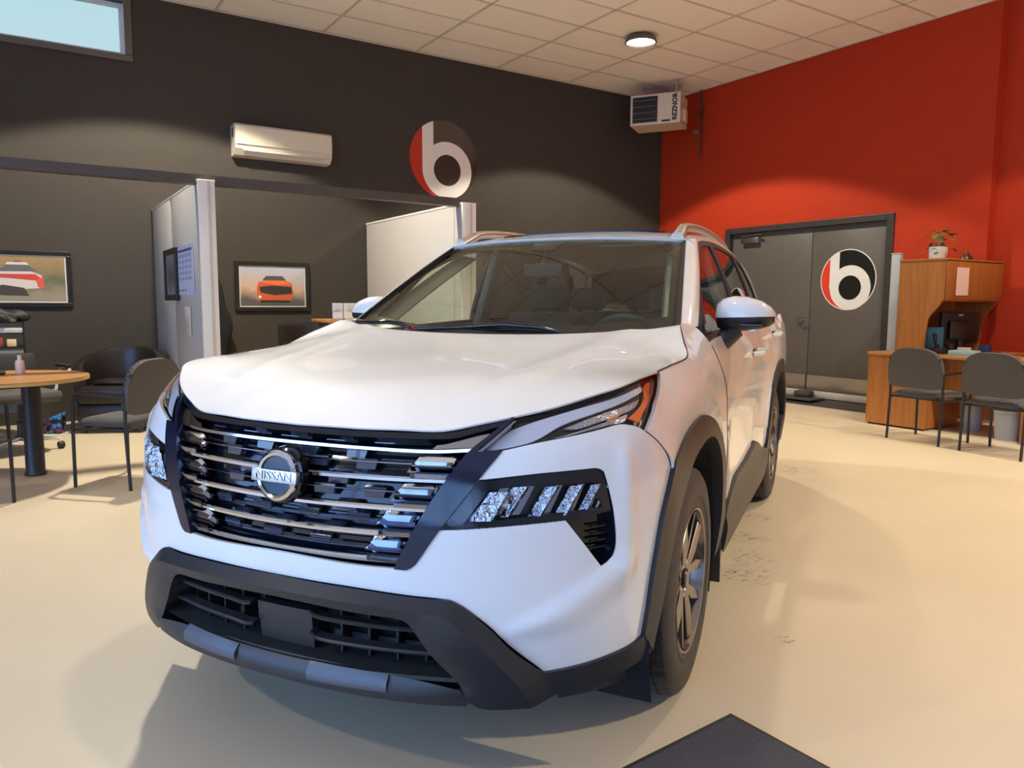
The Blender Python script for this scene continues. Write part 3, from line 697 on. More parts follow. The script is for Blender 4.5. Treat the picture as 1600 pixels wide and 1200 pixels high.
for nm, c, s, col, lab in (('paper_stack', (-.06, 8.14, .993), (.20, .15, .045), (.6, .58, .55), 'white papers on the upper shelf of the black organiser'),
                      ('small_box', (-.15, 8.09, .890), (.07, .08, .08), (.35, .05, .03), 'small red box in the black organiser'),
                      ('note_block', (-.05, 8.08, .882), (.07, .06, .065), (.75, .55, .30), 'yellow note block in the black organiser')):
    tag(box(nm, c, s, mat('col_'+nm, col, .6), bev=.003), lab, nm.split('_')[1] if nm != 'paper_stack' else 'papers')
jk = bmesh.new(); bmesh.ops.create_icosphere(jk, subdivisions=4, radius=1)
for v in jk.verts:
    k = 1+.18*math.sin(7*v.co.x+3*v.co.z)+.12*math.sin(11*v.co.y+5*v.co.x)
    v.co = Vector((v.co.x*.20*k, v.co.y*.13*k, max(-.02, v.co.z*.095*k)))
jo = tag(frombm('jacket', jk, mat('black_cloth', (.010, .009, .010), .6, bump=.3, bscale=40), smooth=True), 'black jacket heaped on top of the organiser at the left edge', 'jacket'); jo.location = (-.13, 8.18, 1.09)
# coat hanging behind the divider
ck = empty('hanging_coat', (1.80, 8.95, 1.62), 0, 'dark coat hanging on the wall just right of the left divider', 'coat')
cv = []; cf = []; nn_ = 18
for j in range(14):
    z = -.04-1.02*j/13; w_ = .07+.15*min(1, j/6)
    for i in range(nn_):
        a = 2*PI*i/nn_; rr_ = 1+.12*math.sin(5*a+j*.5); cv.append((w_*math.cos(a)*rr_+.02*math.sin(j), (.04+.03*min(1, j/4))*math.sin(a)*rr_-.02, z))
for j in range(13):
    for i in range(nn_): cf.append((j*nn_+i, j*nn_+(i+1) % nn_, (j+1)*nn_+(i+1) % nn_, (j+1)*nn_+i))
cf.append(tuple(range(nn_)))
poly('coat_cloth', cv, cf, mat('coat_black', (.006, .006, .007), .9, bump=.5, bscale=90), ck, smooth=True)
tube('coat_hook', [(0, .13, .0), (0, .02, -.02), (0, -.01, .03)], .008, satin, ck, 6)
# middle office: dark chair back / screen, counter with sign holders
mo = empty('office_chair', (2.28, 7.25, 0), .4, 'black office chair back showing over the bonnet in the middle office', 'chair')
box('backrest', (0, 0, .83), (.48, .08, .46), blackf, mo, bev=.04)
box('seat', (0, .26, .46), (.50, .50, .09), blackf, mo, bev=.03)
lobj('gas_column', [(.001, .08), (.03, .08), (.025, .42), (.001, .42)], blackf, mo, 14, 'Z', (0, .26, 0))
for k in range(5):
    a = 2*PI*k/5; tube('base_arm', [(0, .26, .09), (.28*math.cos(a), .26+.28*math.sin(a), .04)], .02, blackf, mo, 6, rs=[.025, .035])
ct = empty('reception_counter', (3.05, 7.75, 0), 0, 'oak topped counter behind the car windscreen', 'counter')
box('counter_top', (.0, 0, 1.06), (.78, .55, .035), oak, ct, bev=.005)
box('counter_body', (.02, .02, .52), (.70, .48, 1.04), mat('counter_grey', (.12, .11, .10), .6), ct)
def holder(x, y, w_, h, label, col):
    o = empty('sign_holder', (x, y, 1.0775), 0, label, 'sign'); box('sheet', (0, 0, h/2+.004), (w_, .004, h-.01), mat('sheet_'+str(col[0]), col, .6), o, rot=Matrix.Rotation(-.06, 3, 'X'))
    box('foot', (0, .01, .004), (w_, .07, .008), rglass, o)
    for k in range(6): box('text_line', (-.01, -.0035+.0012*(k-3), h*.86-k*h*.12), (w_*.72, .0012, .004), mat('print_grey', (.35, .36, .42), .7), o)
    return o
holder(2.765, 7.50, .11, .17, 'small upright white notice on the counter', (.66, .68, .72))
holder(2.98, 7.50, .30, .17, 'wide cream notice on the counter beside the car mirror', (.70, .68, .58))
box('notice_edge', (-.16, 0, .09), (.012, .02, .18), blackf, holder(3.25, 7.60, .14, .17, 'white notice on the counter behind the car mirror', (.64, .66, .66)))

# ------------------------------------------------------------------ right-hand desk group
DT = .765
dk = empty('cherry_desk', (7.5, 4.585, 0), 0, 'cherry wood desk with end pedestal beside the double door', 'desk')
box2('desktop', (-.01, -2.9, DT-.03), (.62, .01, DT), cherryx, dk, bev=.003)
box2('end_pedestal', (0, -.62, .02), (.65, 0, DT-.03), cherry, dk)
box2('modesty_panel', (.26, -2.0, .30), (.285, -.62, DT-.03), cherry, dk)
box2('upper_rail', (.245, -2.0, DT-.075), (.262, -.62, DT-.03), cherry, dk)
box2('right_pedestal', (.02, -2.85, .02), (.58, -1.47, DT-.03), cherry, dk)
box2('desktop_return', (.62, -.95, DT-.03), (1.25, .01, DT), cherryx, dk, bev=.003)
box2('return_panel', (1.20, -.72, .02), (1.23, 0, DT-.03), cherry, dk)
for x, y in ((.03, -.03), (.03, -.59), (.04, -1.50)): lobj('foot', [(.001, 0), (.02, 0), (.02, .02), (.001, .02)], blackf, dk, 12, 'Z', (x, y, 0))
hu = empty('desk_hutch', (7.585, 3.89, DT), 0, 'cherry wood hutch with an upper cabinet standing on the desk', 'hutch')
H_ = .945; Wd = 1.13; Dp = .46
sp = [(0, H_-.02), (0, H_-.40)]+[(.02+.13*sst(0, 1, k/10), H_-.40-.22*k/10) for k in range(1, 11)]+[(.165, .22), (.175, 0), (Dp, 0), (Dp, H_-.02)]
prism('side_panel', sp, 0, .022, cherry, hu, 'YZ', ang=50); prism('side_panel', sp, Wd-.022, Wd, cherry, hu, 'YZ', ang=50)
box2('hutch_top', (-.008, -.012, H_-.02), (Wd+.008, Dp+.005, H_), cherry, hu, bev=.003)
box2('hutch_back', (.02, Dp-.02, 0), (Wd-.02, Dp, H_-.02), cherry, hu)
box2('cabinet_floor', (.022, .0, H_-.42), (Wd-.022, Dp-.02, H_-.40), cherry, hu)
for a0, a1 in ((.010, .20), (.204, Wd-.010)):
    box2('cabinet_door', (a0, -.018, H_-.405), (a1, -.001, H_-.028), cherry, hu, bev=.002)
nt_ = box('taped_notice', (7.865, 3.865, 1.487), (.235, .003, .275), mat('pinkish_paper', (.80, .62, .52), .7)); tag(nt_, 'printed notice sheet taped on the hutch cabinet door', 'notice')
for k in range(8):
    box('print_row', (-.04+.02*(k % 2), -.0022, .11-.020*k), (.13+.03*(k % 3 == 0), .0008, .006), mat('print_rose', (.45, .30, .28), .7), nt_)
for k in range(6): box('print_row', (.07, -.0022, .10-.025*k), (.05, .0008, .005), mat('print_rose', (.45, .30, .28), .7), nt_)
scn = empty('screen_post', (8.045, 4.650, 0), 0, 'pale grey metal post standing between the hutch and the door frame', 'post')
box2('post_body', (-.03, -.05, 0), (.03, .05, 1.80), mat('screen_grey', (.42, .45, .46), .4), scn, bev=.006)
box2('post_cap', (-.034, -.054, 1.80), (.034, .054, 1.812), mat('screen_edge', (.50, .53, .54), .35, metal=.4), scn, bev=.004)
box2('screen_panel', (.032, -.02, .05), (.68, .02, 1.74), mat('screen_cloth', (.20, .21, .22), .8), scn, bev=.004)
# plant in a white pot
pl = empty('potted_plant', (7.80, 4.09, DT+H_), 0, 'small leafy green plant in a white pot on top of the hutch', 'plant')
prism('pot', [(-.055, 0), (.055, 0), (.065, .125), (-.065, .125)], -.06, .06, mat('pot_white', (.72, .68, .62), .4), pl, 'XZ')
box('soil', (0, 0, .12), (.115, .11, .012), mat('soil', (.03, .02, .012), .9), pl)
leafm = mat('leaf_green', (.09, .17, .03), .45, vary=.3); stemm = mat('stem_green', (.16, .20, .06), .5)
for k in range(28):
    a = random.uniform(0, 2*PI); rr_ = random.uniform(.03, .15); h = random.uniform(.13, .30)-(.10 if rr_ > .11 else 0)
    tip = Vector((rr_*math.cos(a)*1.0, rr_*math.sin(a)*1.0, h)); tip.x += .02
    tube('stem', [(0, 0, .12), (tip.x*.5, tip.y*.5, .12+(h-.12)*.8+.03), tip], .0018, stemm, pl, 5)
    d_ = Vector((math.cos(a), math.sin(a), random.uniform(-.8, .1))).normalized(); sd = d_.cross(Vector((0, 0, 1))).normalized(); L_ = random.uniform(.06, .095)
    nrm = sd.cross(d_)
    V_ = [tip]+[tip+d_*L_*t_+sd*w_*L_*s_-nrm*.006*(t_ > .4) for t_, w_ in ((.25, .34), (.6, .30)) for s_ in (-1, 1)]+[tip+d_*L_-nrm*.012]
    V_ += [tip+d_*L_*.25+nrm*.005, tip+d_*L_*.6+nrm*.003]
    poly('leaf', V_, [(0, 6, 1), (0, 2, 6), (1, 6, 7, 3), (6, 2, 4, 7), (3, 7, 5), (7, 4, 5)], leafm, pl, smooth=True)
# bronze vase
vz = lobj('bronze_ornament', [(.001, 0), (.055, 0), (.062, .012), (.058, .03), (.035, .055), (.014, .085), (.009, .105), (.001, .108)], mat('bronze', (.10, .055, .035), .35, metal=.7), None, 24)
tag(vz, 'small dark bronze cone shaped ornament on the hutch', 'ornament'); vz.location = (8.22, 4.02, DT+H_)
# monitor, phone, bits
mn = empty('monitor', (8.24, 4.06, DT), -.42, 'black monitor turned away on the cherry desk under the hutch', 'monitor')
box('screen_case', (0, 0, .255), (.44, .045, .33), bplast, mn, bev=.01)
box('case_back', (.0, -.04, .23), (.30, .05, .20), blackf, mn, bev=.015)
box('badge_plate', (.0, -.0245, .385), (.05, .003, .014), mat('silver_label', (.6, .6, .6), .3), mn)
box('stand_neck', (0, -.03, .07), (.06, .03, .14), bplast, mn, bev=.006)
box('stand_foot', (0, -.01, .008), (.22, .16, .016), bplast, mn, bev=.006)
ph = empty('desk_phone', (7.78, 4.02, DT), .2, 'dark cordless phone and base in front of the hutch', 'phone')
box('base', (0, 0, .03), (.12, .14, .06), bplast, ph, bev=.012); box('handset', (.0, .02, .12), (.05, .03, .17), blackf, ph, bev=.01, rot=Matrix.Rotation(-.25, 3, 'X'))
for k in range(4): box('key_row', (0, -.003+.004*k, .08+.025*k), (.035, .003, .010), mat('key_grey', (.25, .28, .30), .5), ph)
def item(name, c, s, col, label, cat, rz=0, bev=.003):
    o = box(name, (0, 0, 0), s, mat('item_'+name, col, .55), bev=bev); o.location = c; o.rotation_euler.z = rz; return tag(o, label, cat)
item('paper_tray', (7.69, 3.72, DT+.025), (.20, .22, .05), (.28, .42, .38), 'green tinted stack of forms on the cherry desk', 'papers', .1)
item('folder', (7.86, 3.50, DT+.006), (.22, .16, .012), (.10, .18, .50), 'blue folder lying at the desk edge near the hutch', 'folder', .3)
item('teal_binder', (7.97, 4.16, DT+.13), (.05, .16, .26), (.10, .30, .34), 'teal binder standing in the hutch shadow', 'binder', .5)
item('black_binder', (7.78, 4.24, DT+.13), (.16, .05, .26), (.012, .02, .025), 'rounded black folder behind the desk phone', 'folder', .3, .02)
item('keyboard', (8.10, 3.72, DT+.012), (.32, .13, .022), (.012, .012, .013), 'black keyboard lying in front of the monitor', 'keyboard', -.1)
item('tape_box', (8.36, 3.84, DT+.04), (.12, .09, .08), (.02, .035, .11), 'navy blue small box at the right of the desk clutter', 'box', .2)
item('paper_pile', (8.02, 3.88, DT+.03), (.16, .12, .06), (.62, .55, .50), 'loose white papers under the monitor', 'papers', .4)
cup = lobj('mug', [(.001, 0), (.035, 0), (.038, .09), (.034, .09), (.032, .01), (.001, .01)], mat('mug_dark', (.02, .02, .02), .3), None, 20); tag(cup, 'dark mug with pens in front of the monitor', 'mug'); cup.location = (7.94, 3.98, DT)
wb = tag(lobj('white_mouse', [(.001, .045), (.02, .04), (.032, .02), (.03, 0), (.001, 0)], mat('soft_white', (.8, .78, .75), .4), None, 16), 'small white object on the desk by the mug', 'mouse'); wb.location = (7.90, 3.86, DT)
# bins under the desk
for (x, y, r0, r1, h, lab) in ((7.72, 3.30, .10, .125, .27, 'pale grey waste bin under the desk by the pedestal'), (7.98, 3.75, .09, .11, .28, 'grey waste bin further under the cherry desk')):
    bn_ = empty('waste_bin', (x, y, 0), 0, lab, 'bin'); lobj('bin_body', [(.001, 0), (r0, 0), (r1, h), (r1-.006, h), (r0-.006, .01), (.001, .01)], mat('bin_grey', (.42, .44, .48), .45), bn_, 28)
    lobj('bin_rim', [(r1-.008, h-.01), (r1+.004, h-.01), (r1+.005, h+.006), (r1-.008, h+.006)], mat('bin_grey', (.42, .44, .48), .45), bn_, 28)
# black desk chair at the right edge
oc = empty('desk_chair', (8.50, 2.85, 0), 1.2, 'black desk chair behind the cherry desk at the right picture edge', 'chair')
box('backrest', (0, -.22, .86), (.46, .07, .50), blackf, oc, bev=.03); box('seat', (0, 0, .46), (.5, .48, .08), blackf, oc, bev=.03)
lobj('gas_column', [(.001, .08), (.03, .08), (.025, .42), (.001, .42)], blackf, oc, 14)
tube('back_spine', [(0, -.15, .45), (0, -.24, .50), (0, -.25, .75)], .02, blackf, oc, 8)
for k in range(5):
    a = 2*PI*k/5; tube('base_arm', [(0, 0, .09), (.26*math.cos(a), .26*math.sin(a), .04)], .02, blackf, oc, 6, rs=[.025, .035])

# threshold clutter at the door
rm = prism('door_ramp', [(8.20, 0), (8.78, 0), (8.78, .045), (8.30, .02)], 5.0, 7.75, mat('ramp_rubber', (.055, .048, .042), .55, bump=.2), None, 'XZ')
tag(rm, 'dark rubber ramp strip in front of the double door', 'ramp')
rl_ = tag(box('door_rail', (8.66, 6.4, .090), (.05, 2.7, .085), mat('rail_cream', (.60, .55, .47), .4), bev=.008), 'cream rail lying along the foot of the double door', 'rail')
mt_ = bmesh.new()
bbox(mt_, (0, 0, .02), (.30, .5, .02), bev=.006); bbox(mt_, (.09, .02, .07), (.18, .22, .08), bev=.03, rz=.3)
mo_ = tag(frombm('folded_mat', mt_, mat('mat_dark', (.06, .052, .045), .7, bump=.3), ang=40), 'crumpled dark mat lying over the cream rail at the door', 'mat'); mo_.location = (8.42, 6.05, .035)
# entrance mat bottom right
fmn = bmesh.new()
dm = empty('floor_mat', (1.765, 1.463, 0), 0, 'charcoal entrance mat corner at the bottom right', 'mat')
cmat = mat('mat_pile', (.095, .092, .105), .95, bump=1.0, bscale=420, vary=.35, vscale=300)
d1_ = Vector((-.999, -.055, 0)).normalized(); d2_ = Vector((.035, -.999, 0)).normalized()
def quad(nm, a0, a1, b0, b1, z0, z1, m):
    P_ = [d1_*a+d2_*b_ for a, b_ in ((a0, b0), (a1, b0), (a1, b1), (a0, b1))]
    return prism(nm, [(p.x, p.y) for p in P_], z0, z1, m, dm, 'XY')
quad('mat_border', 0, 1.5, 0, .9, 0, .006, mat('mat_rubber', (.022, .022, .024), .6))
quad('mat_pile', .018, 1.48, .018, .88, .006, .011, cmat)

# ================================================================== the car
# local frame: origin under the front axle, +x = car's left, +y = backwards, z up
def pch(tab):
    xs = [a for a, b in tab]; ys = [b for a, b in tab]; n = len(xs)
    d = [(ys[i+1]-ys[i])/(xs[i+1]-xs[i]) for i in range(n-1)]
    m = [d[0]]+[0]*(n-2)+[d[-1]]
    for i in range(1, n-1):
        if d[i-1]*d[i] > 0:
            h0 = xs[i]-xs[i-1]; h1 = xs[i+1]-xs[i]; w1 = 2*h1+h0; w2 = h1+2*h0
            m[i] = (w1+w2)/(w1/d[i-1]+w2/d[i])
    def f(x):
        if x <= xs[0]: return ys[0]+m[0]*(x-xs[0])
        if x >= xs[-1]: return ys[-1]+m[-1]*(x-xs[-1])
        i = 0
        while x > xs[i+1]: i += 1
        h = xs[i+1]-xs[i]; t = (x-xs[i])/h
        return (2*t**3-3*t*t+1)*ys[i]+(t**3-2*t*t+t)*h*m[i]+(3*t*t-2*t**3)*ys[i+1]+(t**3-t*t)*h*m[i+1]
    return f
Y0 = pch([(.12, -.79), (.22, -.842), (.29, -.866), (.36, -.876), (.45, -.886), (.53, -.881), (.61, -.876), (.71, -.870), (.80, -.848), (.89, -.806), (.936, -.768), (1.0, -.68), (1.06, -.56), (1.12, -.40)])
YR = pch([(.2, 3.66), (.35, 3.76), (.6, 3.77), (.9, 3.74), (1.1, 3.66), (1.3, 3.52), (1.55, 3.30), (1.7, 3.15)])
PROF = pch([(.12, .90), (.2, .94), (.28, .965), (.36, .98), (.5, .996), (.65, 1.0), (.80, .994), (.88, .982), (.94, .962), (1.0, .93), (1.04, .895), (1.08, .84), (1.12, .76)])
WM = pch([(-.5, .912), (-.35, .918), (0, .926), (.45, .914), (1.0, .905), (1.8, .905), (2.3, .913), (2.75, .926), (3.2, .912)])
LIFT = pch([(-.9, 0), (-.35, 0), (0, .03), (.4, .085), (.8, .115), (1.4, .145), (2.4, .175), (3.2, .21)])
YC = -.35; NE = 2.05; YE = 3.2; K1 = 1.25; K2 = YE-YC
def W(y, z): return WM(y)*PROF(z-LIFT(y)*sst(.75, 1.02, z))
def S(s, z):
    sg = 1
    if s < 0: s = -s; sg = -1
    if s <= 1:
        th = s*PI/2; a = W(YC, z); y0 = Y0(z)
        x = a*math.sin(th)**(2/NE) if s > 0 else 0.0; y = YC-(YC-y0)*max(0, math.cos(th))**(2/NE)
    elif s <= 2:
        y = YC+(s-1)*K2; x = W(y, z)
    else:
        th = min(1, s-2)*PI/2; n = 3.2; a = W(YE, z)
        x = a*max(0, math.cos(th))**(2/n); y = YE+(YR(z)-YE)*math.sin(th)**(2/n)
    return Vector((sg*x, y, z))
def q2s(q):
    a = abs(q); s = a/K1 if a <= K1 else (1+(a-K1)/K2 if a <= K1+K2 else 2+(a-K1-K2)/1.1)
    return math.copysign(s, q)
def s2q(s):
    a = abs(s); q = a*K1 if a <= 1 else (K1+(a-1)*K2 if a <= 2 else K1+K2+(a-2)*1.1)
    return math.copysign(q, s)
def SQ(q, z): return S(q2s(q), z)
def C(l): return [(s2q(s), z) for s, z in l]
def NS(q, z, h=2e-3):
    n = (SQ(q+h, z)-SQ(q-h, z)).cross(SQ(q, z+h)-SQ(q, z-h)).normalized()
    return n if n.dot(SQ(q, z)-CEN) > 0 else -n
def yz(l): return [(K1+(y-YC), z) for y, z in l]       # side chart from (y, z)
def G(y, z):
    x = .792-.22*(z-1.12)-.32*(z-1.12)**2
    return x-.060*(max(0, (y-1.8)/1.6))**2

car = empty('car', (1.275, 2.401, 0), math.radians(-57.625), 'white compact SUV with black chrome-barred grille parked in the middle of the showroom', 'car')

# --- outlines in the wrap-round chart, right half (mirrored for the other side)
hoodE = [(0, .928), (.1277, .9295), (.2203, .9320), (.3020, .9335), (.3758, .9513), (.4555, .9692), (.5365, .9873), (.6523, 1.0136), (.8486, 1.0413), (1.051, 1.055), (1.091, 1.064), (1.143, 1.0768)]
seamH = [(1.171, 1.1204), (1.198, 1.1543), (1.2217, 1.1772)]
archF = [(.8323, .3924), (.8336, .4714), (.8409, .5384), (.8579, .6165), (.8939, .7163), (.9756, .8127), (1.024, .852), (1.066, .887), (1.100, .898), (1.124, .895), (1.163, .864), (1.200, .813), (1.224, .755), (1.242, .682), (1.253, .584), (1.262, .49), (1.275, .415)]
archI = [(.8851, .3340), (.8886, .3765), (.9035, .4559), (.9234, .5283), (.9482, .5935), (1.006, .687), (1.050, .781), (1.078, .809), (1.117, .822), (1.155, .808), (1.186, .770), (1.212, .70), (1.226, .60), (1.233, .50), (1.236, .40), (1.236, .30)]
lampO = [(.3780, .8905), (.4555, .9672), (.5365, .9852), (.6523, 1.0115), (.8485, 1.0392), (1.047, 1.0515), (1.047, 1.045), (1.011, .997), (.9152, .9602), (.8441, .9241), (.8102, .9380), (.7687, .9458), (.7299, .9477), (.6768, .9394), (.6015, .9272), (.5066, .9112), (.4314, .8942)]
lowO = [(.3176, .7020), (.3874, .8236), (.5082, .8390), (.6316, .8469), (.6563, .8469), (.6735, .8378), (.6840, .8074), (.7009, .7446), (.7084, .6838), (.7085, .6483), (.7019, .6260), (.6839, .6107), (.6677, .6035), (.6342, .6469), (.5759, .7251), (.4596, .7156), (.3596, .7045)]
cladT = [(0, .547), (.0898, .5461), (.1666, .5437), (.2653, .5367), (.3381, .5323), (.3577, .5228), (.3762, .5094), (.4287, .4599), (.4701, .4113), (.5426, .3418), (.6310, .3517), (.7161, .3644), (.7857, .3759), (.8228, .3890), (.8323, .3924)]
frameO = [(.2653, .6051), (.2732, .6141), (.3156, .6980), (.3874, .8267), (.4304, .8912)]
grB = [(0, .606), (.0898, .6032), (.1656, .6000), (.2344, .6007), (.2573, .6013)]
def full(half, close_center=True):
    """half outline from the centre line outwards and back to the centre line -> symmetric closed outline"""
    return half + [(-a, b) for a, b in half[::-1] if abs(a) > 1e-6]
# front bumper (white)
half = C(cladT)+C(archF[1:6])+C([(.9530, .8534), (.8976, .8935), (.8441, .9211)])+C([(.8102, .9359), (.7687, .9438), (.7299, .9456), (.6767, .9374), (.6015, .9252), (.5066, .9091), (.4304, .8912)])+C(frameO[::-1][1:])+C(grB[::-1])
ring = half+[(-a, b) for a, b in half[::-1]]
out = C(cladT)+C(archF[1:6])+C([(.9530, .8534), (.8976, .8935), (.8441, .9211)])+C([(.8102, .9359), (.7687, .9438), (.7299, .9456), (.6767, .9374), (.6015, .9252), (.5066, .9091), (.4304, .8912)])+C(frameO[::-1][1:])+C(grB[::-1])
outer = out + [(-a, b) for a, b in C(grB)][1:] + [(-a, b) for a, b in C(frameO)] + [(-a, b) for a, b in C([(.5066, .9091), (.6015, .9252), (.6767, .9374), (.7299, .9456), (.7687, .9438), (.8102, .9359), (.8441, .9211), (.8976, .8935), (.9530, .8534)])] + [(-a, b) for a, b in C(archF[1:6][::-1])] + [(-a, b) for a, b in C(cladT[::-1])][:-1]
def bump_fn(q, z):
    """bumper skin: pillow crease running from the lower corner round the lamp pocket"""
    p = SQ(q, z); a = abs(q)/K1
    # raised lip round lamp pocket
    c = .013*math.exp(-((a-.745)/.030)**2)*sst(.50, .62, z)*(1-sst(.86, .92, z))
    d_ = a-(.436+(z-.447)*1.67)           # diagonal crease below the lamp pocket
    k = sst(.43, .47, z)*(1-sst(.60, .67, z))*(1-sst(.72, .80, a)); c += k*.013*sst(-.014, .012, d_)*(1-sst(.05, .20, d_))
    return p+NS(q, z)*c
bumper = panel('front_bumper', outer, bump_fn, white, car, holes=[C(lowO), mir(C(lowO))], step=.022, es=.016, thick=.012, hthick=.012, corner=30)
# parking-sensor ring marks and tow-hook cover seam
for sx_ in (1, -1):
    q0, z0 = s2q(.40)*sx_, .655
for sx_ in (1, -1):
    f = (lambda P: P) if sx_ > 0 else mir
    fs_ = (lambda P: C(P)) if sx_ > 0 else (lambda P: mir(C(P)))
    # fender
    fen = [(1.053, 1.0555)]+hoodE[-2:]+seamH+[(1.245, 1.180), (1.2600, 1.176), (1.257, 1.098), (1.261, 1.015), (1.272, .964), (1.281, .905), (1.283, .795), (1.280, .65), (1.280, .47), (1.277, .42)]+archF[::-1][:12]+[(.9801, .8148), (.9551, .8544), (.8995, .8946), (.8470, .9252), (.9181, .9602), (1.013, .997), (1.049, 1.045)]
    panel('fender', fs_(fen), lambda q, z: SQ(q, z)+NS(q, z)*(.010*math.exp(-((math.hypot((abs(q)-K1+YC)*1.0, z-.365)-.60)/.04)**2)*sst(.5, .75, z)), white, car, step=.04, es=.02, thick=.012, corner=30)
    # doors
    belt = lambda y: 1.112+.028*(y-.5)
    def door_fn(q, z):
        y = abs(q)-K1+YC; c = -.022*math.exp(-((z-.66-.03*(y-1))/.13)**2)*sst(.6, .9, y)*(1-sst(2.0, 2.4, y))+.004*math.exp(-((z-.93-.02*y)/.035)**2)
        return SQ(q, z)+NS(q, z)*c
    ybm = lambda z: 1.545+.20*sst(.50, .74, z)+.05*sst(.74, .9, z)
    fd = C([(1.2600, 1.090), (1.264, 1.015), (1.275, .964), (1.284, .905), (1.286, .795), (1.283, .65), (1.281, .49)])+yz([(.75, .465), (.86, .497), (.95, .517), (1.25, .527), (1.44, .541), (1.55, .552)])+yz([(ybm(z), z) for z in (.62, .70, .80, .90, 1.0)])+yz([(ybm(1), belt(1.79)), (1.4, belt(1.4)), (1.0, belt(1.0)), (.7, belt(.7)), (.56, 1.108)])
    d1 = panel('front_door', f(fd), door_fn, white, car, step=.06, es=.03, thick=.012)
    rd = yz([(ybm(z)+.006, z) for z in (.56, .62, .70, .80, .90, 1.0)])+yz([(1.80, belt(1.8)), (2.2, belt(2.2)), (2.62, belt(2.62)), (2.60, 1.0), (2.50, .90), (2.38, .80), (2.27, .72), (2.20, .60), (2.17, .50), (2.10, .44), (1.95, .47), (1.78, .52), (1.66, .553)])
    d2 = panel('rear_door', f(rd), door_fn, white, car, step=.06, es=.03, thick=.012)
    qp = yz([(2.166+.01, .46), (2.18, .50), (2.208, .60), (2.278, .72), (2.388, .80), (2.508, .90), (2.608, 1.0), (2.628, belt(2.62)), (2.9, belt(2.9)), (3.2, belt(3.2))])+[(s2q(2.35), 1.19), (s2q(2.35), .52), (s2q(2.0)+.0, .50)]+yz([(3.19, .50)])+yz([(2.705+.545*math.cos(a), .365+.545*math.sin(a)) for a in [math.radians(g) for g in range(16, 172, 12)]])
    panel('quarter_panel', f(qp), SQ, white, car, step=.07, es=.035, thick=.012)
    # black arch trims
    def trim_fn(o): return lambda q, z: SQ(q, z)
    af = [(.8275, .3942)]+archF[1:]+[(1.276, .36), (1.276, .30)]+archI[::-1]
    panel('wheel_arch_trim', fs_(af), SQ, clad, car, step=.04, es=.02, off=.014, thick=.06, corner=30)
    ra = [(2.705+.545*math.cos(a), .365+.545*math.sin(a)) for a in [math.radians(g) for g in range(-8, 186, 8)]]+[(2.165, .30)]+[(2.23, .29)]+[(2.705+.455*math.cos(a), .375+.455*math.sin(a)) for a in [math.radians(g) for g in range(186, -10, -8)]]
    panel('wheel_arch_trim', f(yz(ra)), SQ, clad, car, step=.05, es=.025, off=.014, thick=.06)
    sl = yz([(.66, .41), (.75, .462), (.86, .494), (.95, .514), (1.25, .524), (1.44, .538), (1.62, .552), (1.66, .548), (1.78, .515), (1.95, .465), (2.16, .430), (2.165, .30), (2.1, .245), (1.4, .235), (.80, .235), (.66, .28)])
    panel('sill_trim', f(sl), lambda q, z: SQ(q, z)+NS(q, z)*(.018*sst(.43, .36, z) if z < .43 else 0), clad, car, step=.05, es=.025, off=.012, thick=.05)
    # shut lines
    def seam(P, par, o_=.0012, r_=.0024):
        D = dens([(s2q(a), b) for a, b in P], .03, 60, closed=False); q_ = [(SQ(q*sx_, z)+NS(q*sx_, z)*o_) for q, z in D]
        tube('panel_gap', q_, r_, deep, par, 5)
    seam([(1.049, 1.0545)]+hoodE[-2:]+seamH, car)
    seam([(.8441, .9231), (.8976, .8935), (.9530, .8534), (.9790, .8148)], car, .0008, .0015)
    seam([(1.2585, 1.095), (1.262, 1.015), (1.273, .964), (1.2825, .905), (1.284, .795), (1.2815, .65), (1.279, .50)], car, -.001, .003)
    # handles
    for y, z, D in ((1.60, 1.012, d1), (2.47, 1.075, d2)):
        p = SQ(K1+y-YC, z); x0 = p.x*sx_
        h = tube('door_handle', [(x0+sx_*.004, y-.10, z-.004), (x0+sx_*.035, y-.085, z), (x0+sx_*.042, y, z+.004), (x0+sx_*.035, y+.085, z+.006), (x0+sx_*.004, y+.10, z+.006)], .013, white, D, 10)
        box('handle_recess', (x0-sx_*.002, y, z-.004), (.008, .13, .045), gblack, D, bev=.003)
    # upper lamp
    up = panel('signal_lamp', fs_(lampO), SQ, gblack, car, step=.03, es=.015, off=-.020, thick=.03, corner=30)
    def inset(P, k, nm, m, o): return panel(nm, fs_(P), SQ, m, up, step=.03, es=.015, off=o, thick=.006, corner=35)
    inset([(.3897, .8904), (.4318, .9328), (.4658, .9509), (.5363, .9731), (.6521, .9983), (.8567, 1.0272), (1.0, 1.037), (.9861, 1.0270), (.8423, 1.0110), (.6669, .9801), (.5714, .9557), (.5183, .9274), (.4846, .9123), (.4363, .9003)], 1, 'light_guide', lgd, -.012)
    inset([(.5712, .9455), (.6668, .9730), (.8280, .9988), (.8944, 1.0062), (.8372, .9867), (.7993, .9794), (.6856, .9608), (.6094, .9445)], 1, 'ribbed_reflector', lens_t, -.012)
    inset([(.5422, .9222), (.6092, .9374), (.6855, .9547), (.7898, .9733), (.7707, .9560), (.7044, .9496), (.6283, .9374), (.5853, .9282)], 1, 'ribbed_reflector', lens_t, -.011)
    inset([(.7046, .9628), (.7615, .9742), (.7425, .9660), (.7045, .9578)], 1, 'amber_bulb_cover', amberm, -.010)
    inset([(1.019, 1.036), (1.003, 1.032), (.7830, .9611), (.8263, .9462), (.8626, .9697), (1.009, 1.022)], 1, 'side_reflector', amberm, -.004)
    panel('lamp_cover', fs_([(s, z) for s, z in lampO]), SQ, lglass, up, step=.04, es=.02, off=.0, thick=.002, corner=30)
